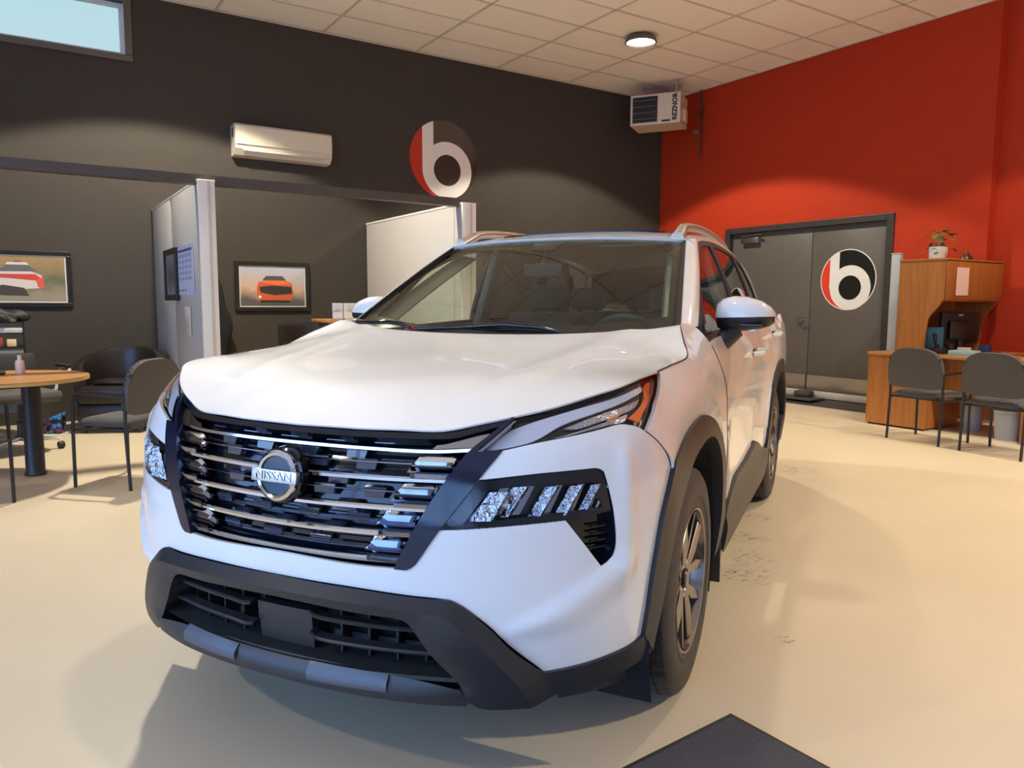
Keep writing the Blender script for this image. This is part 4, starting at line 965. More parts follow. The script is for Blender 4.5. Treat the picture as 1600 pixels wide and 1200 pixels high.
    # lower lamp pocket
    lo = panel('headlamp', fs_(lowO), SQ, gblack, car, step=.03, es=.015, off=-.050, thick=-.047, corner=30)
    lens = [(.3284, .7069), (.3893, .8196), (.5082, .8350), (.6316, .8428), (.6516, .8429), (.6658, .8358), (.6773, .8074), (.6943, .7445), (.5702, .7322), (.4596, .7217), (.3626, .7095)]
    panel('lens_cover', fs_(lens), SQ, lglass2, lo, step=.04, es=.02, off=-.006, thick=.002)
    panel('lamp_bezel', fs_([(.3186, .7030), (.3884, .8226), (.5082, .8380), (.6316, .8459), (.6563, .8459), (.6725, .8368), (.6830, .8074), (.7000, .7395), (.5759, .7251), (.4596, .7156), (.3596, .7045)]), SQ, gblack, lo, holes=[fs_([(.3626, .7176), (.4087, .8022), (.5081, .8116), (.6468, .8134), (.6611, .7748), (.6734, .7515), (.5702, .7444), (.4597, .7328)])], step=.03, es=.015, off=-.008, thick=.03)
    # chrome reflectors in the pocket
    for k, (a, b_, tl) in enumerate(((.361, .401, .40), (.416, .456, .43), (.489, .523, .5), (.547, .581, .56), (.602, .630, .61), (.645, .660, .65))):
        zt = .810; zb = .738
        P = [(a, zb-.005), (b_-.008, zb), (b_+.028, zt), (a+.036, zt-.002)] if k else [(.3695, .7236), (.4162, .7302), (.4455, .7978), (.4087, .7961)]
        panel('reflector_cell', fs_(P), lambda q, z, a=a: SQ(q, z)+NS(q, z)*(-.020+.5*(abs(q)-s2q(a))-.15*(z-.76)), refl, lo, step=.02, es=.012, off=-.006, thick=.012)
        if k < 5:
            P = [(b_-.004, zb), (b_+.020, zb+.002), (b_+.050, zt), (b_+.032, zt)]
            panel('dark_cell', fs_(P), SQ, dchrome, lo, step=.02, es=.012, off=-.03, thick=.012)
    pc = SQ(sx_*s2q(.431), .770)+NS(sx_*s2q(.431), .770)*(-.022); nn = NS(sx_*s2q(.431), .770)
    bm = bmesh.new(); bmesh.ops.create_uvsphere(bm, u_segments=20, v_segments=12, radius=.030)
    for v in bm.verts: v.co = pc+Vector((v.co.x*.9, v.co.y*.5, v.co.z*.8))
    frombm('projector_bulb', bm, mat('bulb_glass', (.55, .62, .68), .05, metal=.8), lo, smooth=True)
    for k in range(4):
        z = .66+.018*k-.02
        a0 = .64 if k else .66
        panel('vent_rib', fs_([(max(.60+.055*(.731-z)*0+.02*k*0, .650), z), (.700, z+.002), (.700, z+.006), (.650, z+.004)]), SQ, bplast, lo, step=.03, es=.02, off=-.03, thick=.01)
    # fender liner / wheel well
    for yc in (0, 2.705):
        nv = 14; vs = []; fs = []
        for i in range(nv+1):
            a = math.radians(-25+230*i/nv)
            for x in (.5132, .8918): vs.append((sx_*x, yc+.485*math.cos(a), .37+.455*math.sin(a)))
        for i in range(nv): fs.append((2*i, 2*i+1, 2*i+3, 2*i+2))
        b0 = len(vs); vs.append((sx_*.50, yc, .37))
        for i in range(nv): fs.append((2*i, 2*i+2, b0))
        poly('wheel_well', vs, fs, deep, car, smooth=False)

# hood: thin-plate surface through its own edge curve and crown heights
E3 = [S(s, z) for s, z in hoodE+seamH]
rear = [(.745, .455, 1.171), (.66, .400, 1.160), (.50, .335, 1.147), (.30, .285, 1.137), (.0, .262, 1.133)]
ctl = [(p.x, p.y, p.z) for p in E3]+rear+[(0, -.66, .985), (0, -.45, 1.033), (0, -.2, 1.070), (0, .05, 1.100),
       (.25, -.62, .986), (.25, -.3, 1.053), (.25, 0, 1.092), (.50, -.42, 1.032), (.52, -.15, 1.072), (.52, .12, 1.111), (.66, -.25, 1.058), (.68, .1, 1.104), (.70, .33, 1.145)]
pts = []
for x, y, z in ctl:
    pts.append((x, y, z))
    if x > 1e-6: pts.append((-x, y, z))
Pn = np.array(pts); n_ = len(Pn)
def phi(r2): return np.where(r2 > 1e-14, .5*r2*np.log(np.maximum(r2, 1e-14)), 0)
D2 = ((Pn[:, None, :2]-Pn[None, :, :2])**2).sum(-1)
A = np.zeros((n_+3, n_+3)); A[:n_, :n_] = phi(D2)+1e-4*np.eye(n_); A[:n_, n_] = 1; A[:n_, n_+1:] = Pn[:, :2]; A[n_, :n_] = 1; A[n_+1:, :n_] = Pn[:, :2].T
wts = np.linalg.solve(A, np.concatenate([Pn[:, 2], np.zeros(3)]))
def H(x, y):
    r2 = (Pn[:, 0]-x)**2+(Pn[:, 1]-y)**2
    z = float(phi(r2)@wts[:n_]+wts[n_]+wts[n_+1]*x+wts[n_+2]*y)
    ax = abs(x); t = (y+.75)/1.0                # two raised power lines converging to the nose
    xr = .40+.16*t
    z += .007*math.exp(-((ax-xr)/.045)**2)*sst(-.75, -.45, y)
    return Vector((x, y, z))
ho = [(p.x, p.y) for p in E3]+[(x, y) for x, y, z in rear]
hood = panel('hood', ho+[(-x, y) for x, y in ho[::-1] if abs(x) > 1e-6], H, white, car, step=.05, es=.03, thick=.005, off=.0, cen=Vector((0, 0, .2)), corner=35)

# tailgate and rear end
tg = [(s2q(2.36), .52), (s2q(2.36), 1.20), (s2q(2.7), 1.22), (s2q(3.0), 1.22)]
for sx_ in (1, -1):
    P = [(s2q(2.36), .52), (s2q(3.0), .52), (s2q(3.0), 1.22), (s2q(2.36), 1.20)]
    panel('tailgate', P if sx_ > 0 else mir(P), SQ, white, car, step=.08, thick=.012)
    P = [(s2q(1.93), .26), (s2q(3.0), .26), (s2q(3.0), .51), (s2q(1.93), .49)]
    panel('rear_bumper_trim', P if sx_ > 0 else mir(P), SQ, clad, car, step=.08, off=.01, thick=.04)
    P = [(s2q(2.32), .92), (s2q(2.7), .94), (s2q(2.7), 1.05), (s2q(2.30), 1.12)]
    panel('tail_lamp', P if sx_ > 0 else mir(P), SQ, redm, car, step=.08, off=.012, thick=.02)

# --- grille
gl_z = [(.893, .263), (.8238, .2929), (.7558, .2591), (.685, .243), (.618, .220)]
gout = C([(0, .920), (.3020, .9244), (.3756, .9422), (.4322, .9581), (.3624, .8876), (.3230, .8192), (.2893, .7469), (.2514, .6517), (.2324, .6027), (.1656, .6010), (.0898, .6042), (0, .607)])
half = gout
gr = panel('grille', half+[(-a, b) for a, b in half[::-1] if abs(a) > 1e-6], SQ, gblack, car, step=.05, off=-.055, thick=.005)
# surround: navy gloss V on each side plus a black band under the bonnet lip
for sx_ in (1, -1):
    P = C([(.2344, .5997), (.2573, .5992), (.2663, .6051), (.2742, .6140), (.3166, .6980), (.3884, .8256), (.4304, .8902), (.3800, .8905), (.4525, .9621), (.4448, .9642), (.3948, .9198), (.3673, .8936), (.3477, .8665), (.3230, .8192), (.2893, .7469), (.2514, .6517)])
    panel('grille_surround', P if sx_ > 0 else mir(P), SQ, navy, gr, step=.03, es=.015, off=.004, thick=.06, corner=25)
    P = C([(.3799, .8864), (.4505, .9550), (.4563, .9550), (.3897, .8874)])
    panel('surround_chrome_strip', P if sx_ > 0 else mir(P), SQ, dchrome, gr, step=.03, es=.02, off=.006, thick=.01)
P = C([(0, .925), (.3020, .9305), (.3757, .9483), (.4535, .9662), (.4485, .9561), (.3756, .9361), (.3039, .9163), (0, .912)])
panel('upper_grille_trim', P+[(-a, b) for a, b in P[::-1] if abs(a) > 1e-6], SQ, gblack, gr, step=.03, es=.02, off=-.006, thick=.05)
def strip(name, pts, w_, dpt, m, parent, off=0.0, n=None, slope=0, taper=None):
    """bar following the nose surface: pts = (s, z); w_ = height, dpt = depth"""
    D = dens([(s2q(a), b) for a, b in pts], .02, 60, closed=False); vs = []; fs = []
    for i, (q, z) in enumerate(D):
        nn = NS(q, z); p = SQ(q, z)+nn*off; up = Vector((0, 0, 1)); u = (up-nn*up.dot(nn)).normalized()
        hh = w_/2*(taper(i/(len(D)-1)) if taper else 1)
        for a, b in ((-hh, -.0025), (hh*.2, 0.0), (hh, -.005), (hh, -dpt), (-hh, -dpt)): vs.append(p+u*a+nn*b)
    k = 5
    for i in range(len(D)-1):
        for j in range(k): fs.append((i*k+j, (i+1)*k+j, (i+1)*k+(j+1) % k, i*k+(j+1) % k))
    fs.append(tuple(range(k))); fs.append(tuple(range((len(D)-1)*k+k-1, (len(D)-1)*k-1, -1)))
    me = mesh(name, vs, fs); b_ = bmesh.new(); b_.from_mesh(me); bmesh.ops.recalc_face_normals(b_, faces=b_.faces); b_.to_mesh(me); b_.free()
    return link(name, me, m, parent, ang=25)
barz = [.891, .821, .749, .682, .615]
ends = [.363, .321, .289, .261, .237]
for k, (z, e) in enumerate(zip(barz, ends)):
    zc = z+.002
    hb = .0125
    if k == 0: L_ = [(-.3635, .8977), (-.2819, .8912), (-.1485, .8913), (0, .892), (.1485, .8913), (.2819, .8912), (.3635, .8977)]
    else: L_ = [(-e, z), (-e*.5, z-.001), (0, z-.002), (e*.5, z-.001), (e, z)]
    strip('grille_bar', L_, hb, .012, chrome, gr, off=-.014)
    # slim dark bar between
    if k < 4:
        zm = (barz[k]+barz[k+1])/2+.004; em_ = (ends[k]+ends[k+1])/2-.010
        strip('slim_bar', [(-em_+.055, zm), (0, zm-.001), (em_-.055, zm)], .004, .01, dchrome, gr, off=-.020)
# bright faceted fins at both ends of the bars
for k in range(4):
    zt, zb = barz[k], barz[k+1]; zm = (zt+zb)/2
    e1 = ends[k]; e2 = ends[k+1]; em_ = (e1+e2)/2
    if k == 0: e1 = .354; em_ = .333
    for sx_ in (1, -1):
        def fan(nm, a0, a1, z0, z1, o, dz, m, tw=0):
            sp = lambda s_: s_
            P = C([(a0-.006, z0), (a1-.004, z0), (a1+.003, z1), (a0+.006, z1)])
            zc_ = (z0+z1)/2
            return panel(nm, P if sx_ > 0 else mir(P), lambda q, z: SQ(q, z)+NS(q, z)*(dz*(z-zc_)/(z1-z0)), m, gr, step=.04, es=.02, off=o, thick=.012)
        w0 = .075-.004*k
        fan('chrome_fin', em_-w0, em_+.002, zm-.006, zm+.008, -.016, .012, chrome)
        fan('chrome_fin', em_-w0, em_-.001, zm-.012, zm-.006, -.014, -.012, dchrome)
        fan('lower_fin_face', em_-w0-.012, (em_+e2)/2, zb+.005, zm-.012, -.020, .014, dchrome)
        if k != 0 or 1: fan('upper_fin_face', em_-w0-.004, (em_+e1)/2, zm+.008, zt-.005, -.026, -.02, mat('smoked_chrome', (.10, .11, .15), .1, metal=1))
for sx_ in (1, -1):
    P = C([(.2819, .8932), (.3635, .8997), (.4173, .9379), (.3804, .9341), (.3097, .9092), (.2919, .9063)])
    panel('top_fin_face', P if sx_ > 0 else mir(P), lambda q, z: SQ(q, z), mat('fin_satin', (.42, .40, .37), .2, metal=1), gr, step=.03, off=-.018, thick=.01)
    P = C([(.2742, .6010), (.2742, .6020)])
# checkered blocks between the bars
for k in range(5):
    zt = .912 if k == 0 else barz[k-1]-.006; zb = barz[k]+.006
    for half_ in range(2):
        z1 = zt-(zt-zb)*half_/2; z0 = zt-(zt-zb)*(half_+1)/2; z1 -= .002; z0 += .002
        lim = ends[k]-.09 if k else .27
        nb = 7; wq = .052
        for i in range(-5, 6):
            a0 = (i-.5)*wq + (wq*.5 if (k+half_) % 2 else 0)
            if abs(a0+wq/2)+wq/2 > lim+.02: continue
            if (i+half_) % 2: continue
            P = C([(a0+.002, z0), (a0+wq*.78, z0), (a0+wq*.92, z1), (a0+.004, z1)])
            panel('grille_block', P, lambda q, z, c=(z0+z1)/2: SQ(q, z)+NS(q, z)*((z-c)*.45), mat('block_gloss', (.035, .040, .060), .2, coat=1), gr, step=.06, es=.05, off=-.034, thick=.02)
# badge
bz = .806; by = -.852; bn = NS(0.0, bz)
BM = Matrix((Vector((1, 0, 0)), Vector((0, 0, 1)), Vector((0, -1, 0)))).transposed().to_4x4()
tilt = Matrix.Rotation(math.radians(-7), 4, 'X')
BM = Matrix.Translation(Vector((0, by-.012, bz))) @ tilt @ BM
bd = box('badge', (0, 0, 0), (.001, .001, .001), gblack, car)
v, f = lathe([(.001, .006), (.050, .006), (.050, -.03), (.001, -.03)], 40); bd.data = mesh('badge', [BM @ Vector(p) for p in v], f); bd.data.materials.append(gblack); bd.data.shade_smooth(); bd.data.set_sharp_from_angle(angle=.6)
v, f = lathe([(.049, .004), (.052, .011), (.058, .014), (.066, .008), (.067, -.02)], 48); poly('badge_ring', [BM @ Vector(p) for p in v], f, chrome, bd, ang=40)
v, f = lathe([(.066, -.005), (.073, -.008), (.076, -.03)], 48); poly('badge_base', [BM @ Vector(p) for p in v], f, gblack, bd, ang=40)
bm = bmesh.new(); bbox(bm, (0, -.001, .012), (.148, .033, .014), bev=.004)
for v in bm.verts: v.co = BM @ v.co
frombm('badge_bar', bm, mat('badge_silver', (.62, .63, .68), .3, metal=1), bd, ang=40)
text_mesh('badge_lettering', 'NISSAN', .032, .002, mat('letter_white', (.85, .85, .88), .25), bd, BM @ Matrix.Translation((0, -.001, .020)) @ Matrix.Diagonal((1.12, 1, 1, 1)))
# lower bumper cladding
cb_h = C([(0, .549)]+cladT[1:-1]+[(.8323, .3944), (.8848, .3663), (.8814, .3288), (.7511, .3072), (.6641, .2959), (.6065, .2875), (.5632, .2753), (.5149, .2695), (.4159, .2712), (.3888, .2904), (.3790, .3261), (.2750, .3288), (0, .342)])
op_ = C([(0, .497), (.0865, .4941), (.1687, .4885), (.2424, .4849), (.2623, .4784), (.2771, .4609), (.3182, .3879), (.3624, .3215)])
# shell as an arch: outer edge then back along the intake opening
hh = C([(0, .549)]+cladT[1:-1]+[(.8323, .3944), (.8848, .3663), (.8814, .3288), (.7511, .3072), (.6641, .2959), (.6065, .2875), (.5632, .2753), (.5149, .2675), (.4159, .2691), (.3829, .2905)])+C([(.3673, .3244), (.3182, .3930), (.2791, .4608), (.2643, .4783), (.2424, .4849), (.1687, .4885), (.0865, .4941), (0, .497)])
inner = [(0, .519), (.1666, .5147), (.2653, .5075), (.3244, .5023), (.3421, .4939), (.3597, .4774), (.4043, .4318), (.4546, .3700), (.4936, .3139), (.5158, .2685)]
innC = dens(C(inner), .02, 40, closed=False)
def dline(x, y, P):
    best = 1e9
    for i in range(len(P)-1):
        ax, ay = P[i]; bx, by = P[i+1]; dx, dy = bx-ax, by-ay; l = dx*dx+dy*dy
        t_ = max(0, min(1, ((x-ax)*dx+(y-ay)*dy)/l)); best = min(best, (x-ax-t_*dx)**2+(y-ay-t_*dy)**2)
    return math.sqrt(best)
opn = C([(.3673, .3244), (.3182, .3930), (.2791, .4608), (.2643, .4783), (.2424, .4849), (.1687, .4885), (.0865, .4941), (0, .497)])
def ledge_fn(q, z):
    w_ = .030+.035*sst(.36, .48, abs(q)/K1); return SQ(q, z)+NS(q, z)*(.010+.026*(1-min(1, dline(abs(q), z, innC)/w_)))
def face_fn(q, z): return SQ(q, z)+NS(q, z)*(.036-.012*(1-min(1, dline(abs(q), z, opn)/.03)))
def symm(h_): return h_+[(-a, b) for a, b in h_[::-1] if abs(a) > 1e-6]
bc_ = panel('bumper_cladding', symm(C(inner)+C([(.4159, .2691), (.3829, .2905)])+opn), face_fn, clad, car, step=.03, es=.012, off=0, thick=.13, corner=30)
lh = C([(0, .549)]+cladT[1:-1]+[(.8323, .3944), (.8848, .3663), (.8814, .3288), (.7511, .3072), (.6641, .2959), (.6065, .2875), (.5632, .2753)])+C(inner[::-1])
panel('cladding_ledge', symm(lh), ledge_fn, clad, bc_, step=.02, es=.012, off=0, thick=.10, corner=30)
# intake back, slats and ribs
P = C([(0, .53), (.3772, .5235), (.4839, .2782), (0, .29)])
ib = panel('lower_intake', P+[(-a, b) for a, b in P[::-1] if abs(a) > 1e-6], SQ, deep, car, step=.06, off=-.10, thick=.004)
for zz, e in ((.448, .281), (.385, .323)):
    for sx_ in (1, -1):
        strip('intake_slat', [(sx_*.066, zz+.016), (sx_*.076, zz+.004), (sx_*.10, zz), (sx_*e, zz-.002)] if sx_ > 0 else [(-.064, zz+.004), (-.085, zz-.003), (-.12, zz), (-e, zz)], .010, .03, clad, ib, off=-.004)
strip('intake_slat', [(-.2494, .4736), (0, .482), (.2494, .4736)], .006, .05, bplast, ib, off=-.055)
for k in range(-5, 6):
    s_ = k*.058
    if abs(s_) < .05: continue
    top = .49 if abs(s_) < .24 else .42
    q = s2q(s_); p0 = SQ(q, .34); n0 = NS(q, .40)
    bm = bmesh.new(); ang_ = math.atan2(n0.y, n0.x); pm = SQ(q, (top+.335)/2)-n0*.080
    bbox(bm, pm, (.07, .006, top-.335), rz=ang_); frombm('intake_rib', bm, bplast, ib)
vs = []; fs = []
for i in range(25):
    q = s2q(-.46+.92*i/24); n0 = NS(q, .336)
    for o_, zz in ((.015, .336), (-.15, .350)): vs.append(SQ(q, zz)+n0*o_)
for i in range(24): fs.append((2*i, 2*i+2, 2*i+3, 2*i+1))
poly('intake_floor', vs, fs, deep, ib)
rad = mat('radiator_fins', (.22, .27, .30), .35, metal=.8, bump=1, bscale=300)
P = C([(.0788, .3440), (.0788, .3710), (.3183, .3608), (.3429, .3371)])
for sx_ in (1, -1): panel('radiator', P if sx_ > 0 else mir(P), SQ, rad, ib, step=.05, off=-.085, thick=.004)
# centre cover plate
P = C([(-.0610, .3434), (.0610, .3434), (.0610, .4525), (-.0610, .4525)])
panel('sensor_cover', P, lambda q, z: SQ(0.0001, z)+Vector((q/K1*.5/.37, 0, 0)) if False else SQ(q, z), clad, ib, step=.03, off=-.028, thick=.03)
# lip
lipc = C([(0, .338), (.2690, .3239), (.3693, .3132), (.3888, .2904), (.3828, .2761), (.2688, .2762), (0, .284)])
lp = panel('front_lip', lipc+[(-a, b) for a, b in lipc[::-1] if abs(a) > 1e-6], lambda q, z: SQ(q, z)+NS(q, z)*(.030*sst(.338, .310, z) if z < .338 else 0) , clad, car, step=.02, es=.015, off=.006, thick=.08)
for a0, a1 in ((-.25, -.09), (.072, .230)):
    P = C([(a0, .300), (a1, .300), (a1, .326), (a0, .328)])
    panel('lip_insert', P, lambda q, z: SQ(q, z)+NS(q, z)*(.030*sst(.338, .310, z)), clad2, lp, step=.02, es=.02, off=.011, thick=.01)
P = C([(.1887, .2838), (.3182, .2819), (.3183, .2922), (.1888, .2960)])
# splash shields and air dam under the corner
for sx_ in (1, -1):
    P = [SQ(sx_*s2q(a), .30) for a in (.60, .69, .78, .86)]
    vs = []
    for p in P: vs += [p-NS(sx_*s2q(.7), .3)*.03, Vector((p.x*.96, p.y+.02, .245))]
    poly('air_dam', vs, [(0, 2, 3, 1), (2, 4, 5, 3), (4, 6, 7, 5)], mat('air_dam_plastic', (.03, .033, .042), .5), car)
    box('mud_flap', (sx_*.84, .60, .27), (.13, .012, .22), bplast, car, bev=.004)

# floor pan and bulkheads as black slabs, added to block light inside the shell
box('underbody_blocker', (0, 1.4, .30), (1.30, 4.0, .16), deep, car, bev=.04)
box('engine_bay_blocker', (0, -.15, .62), (.98, .9, .50), deep, car, bev=.05)
box('bay_front_blocker', (0, -.58, .62), (1.2, .2, .46), deep, car, bev=.05)
box('firewall_blocker', (0, .52, .82), (1.62, .04, .46), deep, car)

# --- greenhouse
def wsE(b):   # windscreen edge (outer) b 0..1
    return Vector((.742+(.608-.742)*b, .478+(1.184-.478)*b, 1.158+(1.542-1.158)*b+.022*4*b*(1-b)*.5))
def wsC(b): return Vector((0, .235+(1.055-.235)*b, 1.105+(1.560-1.105)*b+.030*4*b*(1-b)*.5))
def WS(a, b):
    e = wsE(b); c = wsC(b); k = abs(a)**2.2
    return Vector((e.x*a, c.y+(e.y-c.y)*k, c.z+(e.z-c.z)*k))
def rect(a0, a1, b0, b1): return [(a0, b0), (a1, b0), (a1, b1), (a0, b1)]
ws = panel('windscreen', rect(-.97, .97, .0, .985), WS, wglass, car, step=.1, es=.05, off=.0, thick=.004)
frit = panel('windscreen_border', rect(-1.0, 1.0, -.05, 1.0), WS, gblack, ws, holes=[[(-.945, .13), (0, .10), (.945, .13), (.93, .93), (.90, .955), (-.90, .955), (-.93, .93)]], step=.05, es=.04, off=-.006, thick=.003)
box('windscreen_sensor', (0, .975, 1.512), (.13, .07, .015), gblack, ws, bev=.005, rot=Matrix.Rotation(math.radians(28), 3, 'X'))
zr = pch([(1.04, 1.562), (1.3, 1.606), (1.6, 1.638), (2.0, 1.655), (2.6, 1.645), (3.1, 1.612), (3.5, 1.560)])
ze = pch([(1.16, 1.545), (1.35, 1.578), (1.6, 1.602), (2.0, 1.616), (2.6, 1.600), (3.1, 1.558), (3.4, 1.51)])
xr = pch([(1.16, .606), (1.6, .598), (2.0, .594), (2.6, .582), (3.1, .555), (3.4, .53)])
def RF(a, b):
    y0_ = 1.045+(1.178-1.045)*abs(a)**2.2; y1_ = 3.50-.10*abs(a)**2
    y = y0_+(y1_-y0_)*b; yc_ = 1.045+(3.50-1.045)*b
    k = abs(a)**2.4; zc_ = zr(y); zz = ze(y)
    return Vector((a*xr(y), y, zc_+(zz-zc_)*k))
roof = panel('roof', rect(-1, 1, 0, 1), RF, white, car, step=.08, es=.06, off=.0, thick=.02, cen=Vector((0, 2, 0)))
panel('sunroof_glass', [(-.72, .14), (.72, .14), (.72, .56), (-.72, .56)], RF, gblack, roof, step=.1, off=.006, thick=.008, cen=Vector((0, 2, 0)))
panel('headliner', rect(-.96, .96, .02, .97), RF, inlight, car, step=.1, off=-.035, thick=-.002, cen=Vector((0, 2, 0)))
# rear glass
def RG(a, b): return Vector((a*(.66-.10*b), 3.66-.22*b-.06*a*a, 1.22+.32*b))
panel('rear_window', rect(-1, 1, 0, 1), RG, mat('privacy_glass', (.01, .01, .012), .05, coat=1), car, step=.1, off=0, thick=.004)
for sx_ in (1, -1):
    f = (lambda P: P) if sx_ > 0 else mir
    GQ = lambda q, z, s_=sx_: Vector((s_*G(abs(q), z), abs(q), z))
    # cantrail: painted strip between roof edge and door-glass top
    def CR(u, v, s_=sx_):
        y = 1.18+(3.40-1.18)*u; top = Vector((xr(y), y, ze(y))); zt = min(1.582, ze(y)-.030); zt = ze(y)-.028-.012*sst(1.3, 3.2, y)
        bot = Vector((G(y, zt), y, zt)); mid = (top+bot)/2+Vector((.012, 0, .008))
        p = top*(1-v)**2+mid*2*v*(1-v)+bot*v*v; return Vector((s_*p.x, p.y, p.z))
    panel('cantrail', rect(0, 1, 0, 1), CR, white, car, step=.12, es=.05, off=0, thick=.02)
    # A pillar painted skin
    def AP(u, v, s_=sx_):
        e = wsE(u*1.02-.02); yy = .62+(1.33-.62)*u; zz = 1.165+(1.560-1.165)*u+.022*4*u*(1-u)*.6
        g = Vector((G(yy, zz)+.004, yy, zz)); mid = (e+g)/2+Vector((.020, -.006, .010))
        p = e*(1-v)**2+mid*2*v*(1-v)+g*v*v; return Vector((s_*p.x, p.y, p.z))
    ap = panel('a_pillar', rect(0, 1, 0.02, 1), AP, white, car, step=.1, es=.04, off=.002, thick=.02)
    panel('pillar_seal', rect(0, 1, -.10, .06), AP, bplast, ap, step=.1, es=.04, off=.004, thick=.01)
    # inner pillar trim
    def AI(u, v, s_=sx_):
        e = wsE(u); return Vector((s_*(e.x-.015-.070*v-.01*u), e.y+.03+.05*v, e.z-.045-.015*v))
    panel('inner_pillar_trim', rect(0, 1, 0, 1), AI, inlight, ap, step=.1, off=0, thick=.01, cen=Vector((0, -3, 3)))
    # glass panes and black frames
    zt = lambda y: ze(y)-.052-.012*sst(1.3, 3.2, y)
    zb = lambda y: 1.122+.028*(y-.5)
    fg = [(.76, zb(.76)), (.79, 1.160), (.88, 1.262), (1.05, 1.410), (1.32, zt(1.32)-.012), (1.46, zt(1.46)), (1.68, zt(1.68)), (1.70, zb(1.7)), (1.1, zb(1.1))]
    rg = [(1.80, zb(1.8)), (1.78, zt(1.78)), (2.2, zt(2.2)), (2.50, zt(2.5)), (2.58, zb(2.6))]
    qg = [(2.66, zb(2.66)), (2.64, zt(2.64)-.01), (2.9, zt(2.9)-.02), (3.12, 1.36), (3.16, 1.25), (3.1, zb(3.1))]
    allf = [(.62, 1.108), (.66, 1.170), (.80, 1.262), (1.0, 1.418), (1.28, zt(1.28)+.010), (1.44, zt(1.44)+.024), (1.8, zt(1.8)+.024), (2.4, zt(2.4)+.024), (2.95, zt(2.95)+.018), (3.17, 1.40), (3.24, 1.27), (3.22, 1.19), (2.4, belt(2.4)-.004), (1.5, belt(1.5)-.004), (.8, belt(.8)-.004)]
    fr = panel('window_frame', f(allf), GQ, bplast, car, holes=[f(fg), f(rg), f(qg)], step=.06, es=.03, off=.0, thick=.018, corner=30)
    for nm, P in (('front_side_window', fg), ('rear_side_window', rg), ('quarter_window', qg)):
        panel(nm, f(P), GQ, sglass if P is fg else pglass, fr, step=.1, es=.05, off=-.006, thick=.004)
    # white flank between belt and D pillar / rear pillar skin
    dp = [(3.17, 1.40), (2.97, zt(2.95)+.02), (3.2, ze(3.2)-.04), (3.38, 1.47), (3.50, 1.30), (3.56, 1.19), (3.22, 1.18), (3.24, 1.27)]
    panel('d_pillar', f(dp), GQ, white, car, step=.06, es=.03, off=.002, thick=.02)
    # belt shoulder infill
    def BS(u, v, s_=sx_):
        y = .56+(3.3-.56)*u; zz = belt(y); a = Vector((W(y, zz)-.004, y, zz)); b_ = Vector((G(y, zz+.004)-.03, y, zz+.004)); p = a*(1-v)+b_*v; return Vector((s_*p.x, p.y, p.z))
    panel('belt_moulding', rect(0, 1, 0, 1), BS, bplast, car, step=.12, es=.05, off=.002, thick=.01, cen=Vector((0, 1.5, 0)))
    # B pillar inner, roof rail
    box('inner_b_pillar', (sx_*.675, 1.74, 1.30), (.05, .14, .60), inlight, car, bev=.02, rot=Matrix.Rotation(math.radians(sx_*-17), 3, 'Y'))
    box('inner_door_trim', (sx_*.80, 1.55, .82), (.04, 2.1, .56), interior, car, bev=.015)
    R_ = []
    for i in range(25):
        t_ = i/24; y = 1.20+1.95*t_; k = sst(0, .10, t_)*(1-sst(.90, 1, t_))
        R_.append((sx_*(xr(y)-.035-.008*k), y, ze(y)+.004+.036*k))
    vs, fs = tubemesh(R_, .021, 10, rs=[.032-.010*sst(0, .12, i/24)+.006*sst(.88, 1, i/24) for i in range(25)])
    poly('roof_rail', vs, fs, mat('rail_silver', (.66, .64, .60), .28, metal=.85), car, ang=60)
    # door mirror
    mr_ = empty('door_mirror'); mr_.parent = car
    Rm = [((.868, .500), (.03, .055, .060)), ((.885, .500), (.075, .070)), ]
    prof = []   # section loops along x: (x, yc, zc, ry, rz_up, rz_dn)
    secs = [(.806, .92, 1.203, .020, .020, .030), (.814, .92, 1.202, .060, .056, .050), (.838, .918, 1.200, .084, .077, .056), (.880, .915, 1.200, .098, .088, .060), (.935, .915, 1.200, .098, .084, .058), (.99, .918, 1.199, .088, .068, .048), (1.028, .923, 1.197, .068, .044, .034), (1.044, .928, 1.196, .036, .022, .018)]
    vs = []; fs = []; ns = 20
    for x, yc, zc, ry, ru, rd_ in secs:
        for k in range(ns):
            a = 2*PI*k/ns; ca, sa = math.cos(a), math.sin(a)
            yy = yc+ry*math.copysign(abs(ca)**.8, ca)*(1.0 if ca < 0 else .45); z_ = zc+(ru if sa > 0 else rd_)*math.copysign(abs(sa)**.85, sa)
            vs.append((sx_*x, yy, z_))
    for i in range(len(secs)-1):
        for k in range(ns): fs.append((i*ns+k, i*ns+(k+1) % ns, (i+1)*ns+(k+1) % ns, (i+1)*ns+k))
    fs.append(tuple(range(ns))); fs.append(tuple(len(vs)-ns+k for k in range(ns)))
    me = mesh('mirror_cap', vs, fs); b_ = bmesh.new(); b_.from_mesh(me)
    bmesh.ops.recalc_face_normals(b_, faces=b_.faces); b2 = b_.copy()
    r_ = bmesh.ops.bisect_plane(b_, geom=b_.verts[:]+b_.edges[:]+b_.faces[:], plane_co=(0, 0, 1.172), plane_no=(-.03*sx_, 0, 1), clear_inner=True); b_.to_mesh(me); b_.free()
    link('mirror_cap', me, white, mr_, ang=50)
    me2 = bpy.data.meshes.new('mirror_housing'); bmesh.ops.bisect_plane(b2, geom=b2.verts[:]+b2.edges[:]+b2.faces[:], plane_co=(0, 0, 1.172), plane_no=(-.03*sx_, 0, 1), clear_outer=True)
    for v in b2.verts: v.co.x = sx_*(.93+(abs(v.co.x)-.93)*.975); v.co.y = .92+(v.co.y-.92)*.97
    b2.to_mesh(me2); b2.free(); link('mirror_housing', me2, bplast, mr_, ang=50)
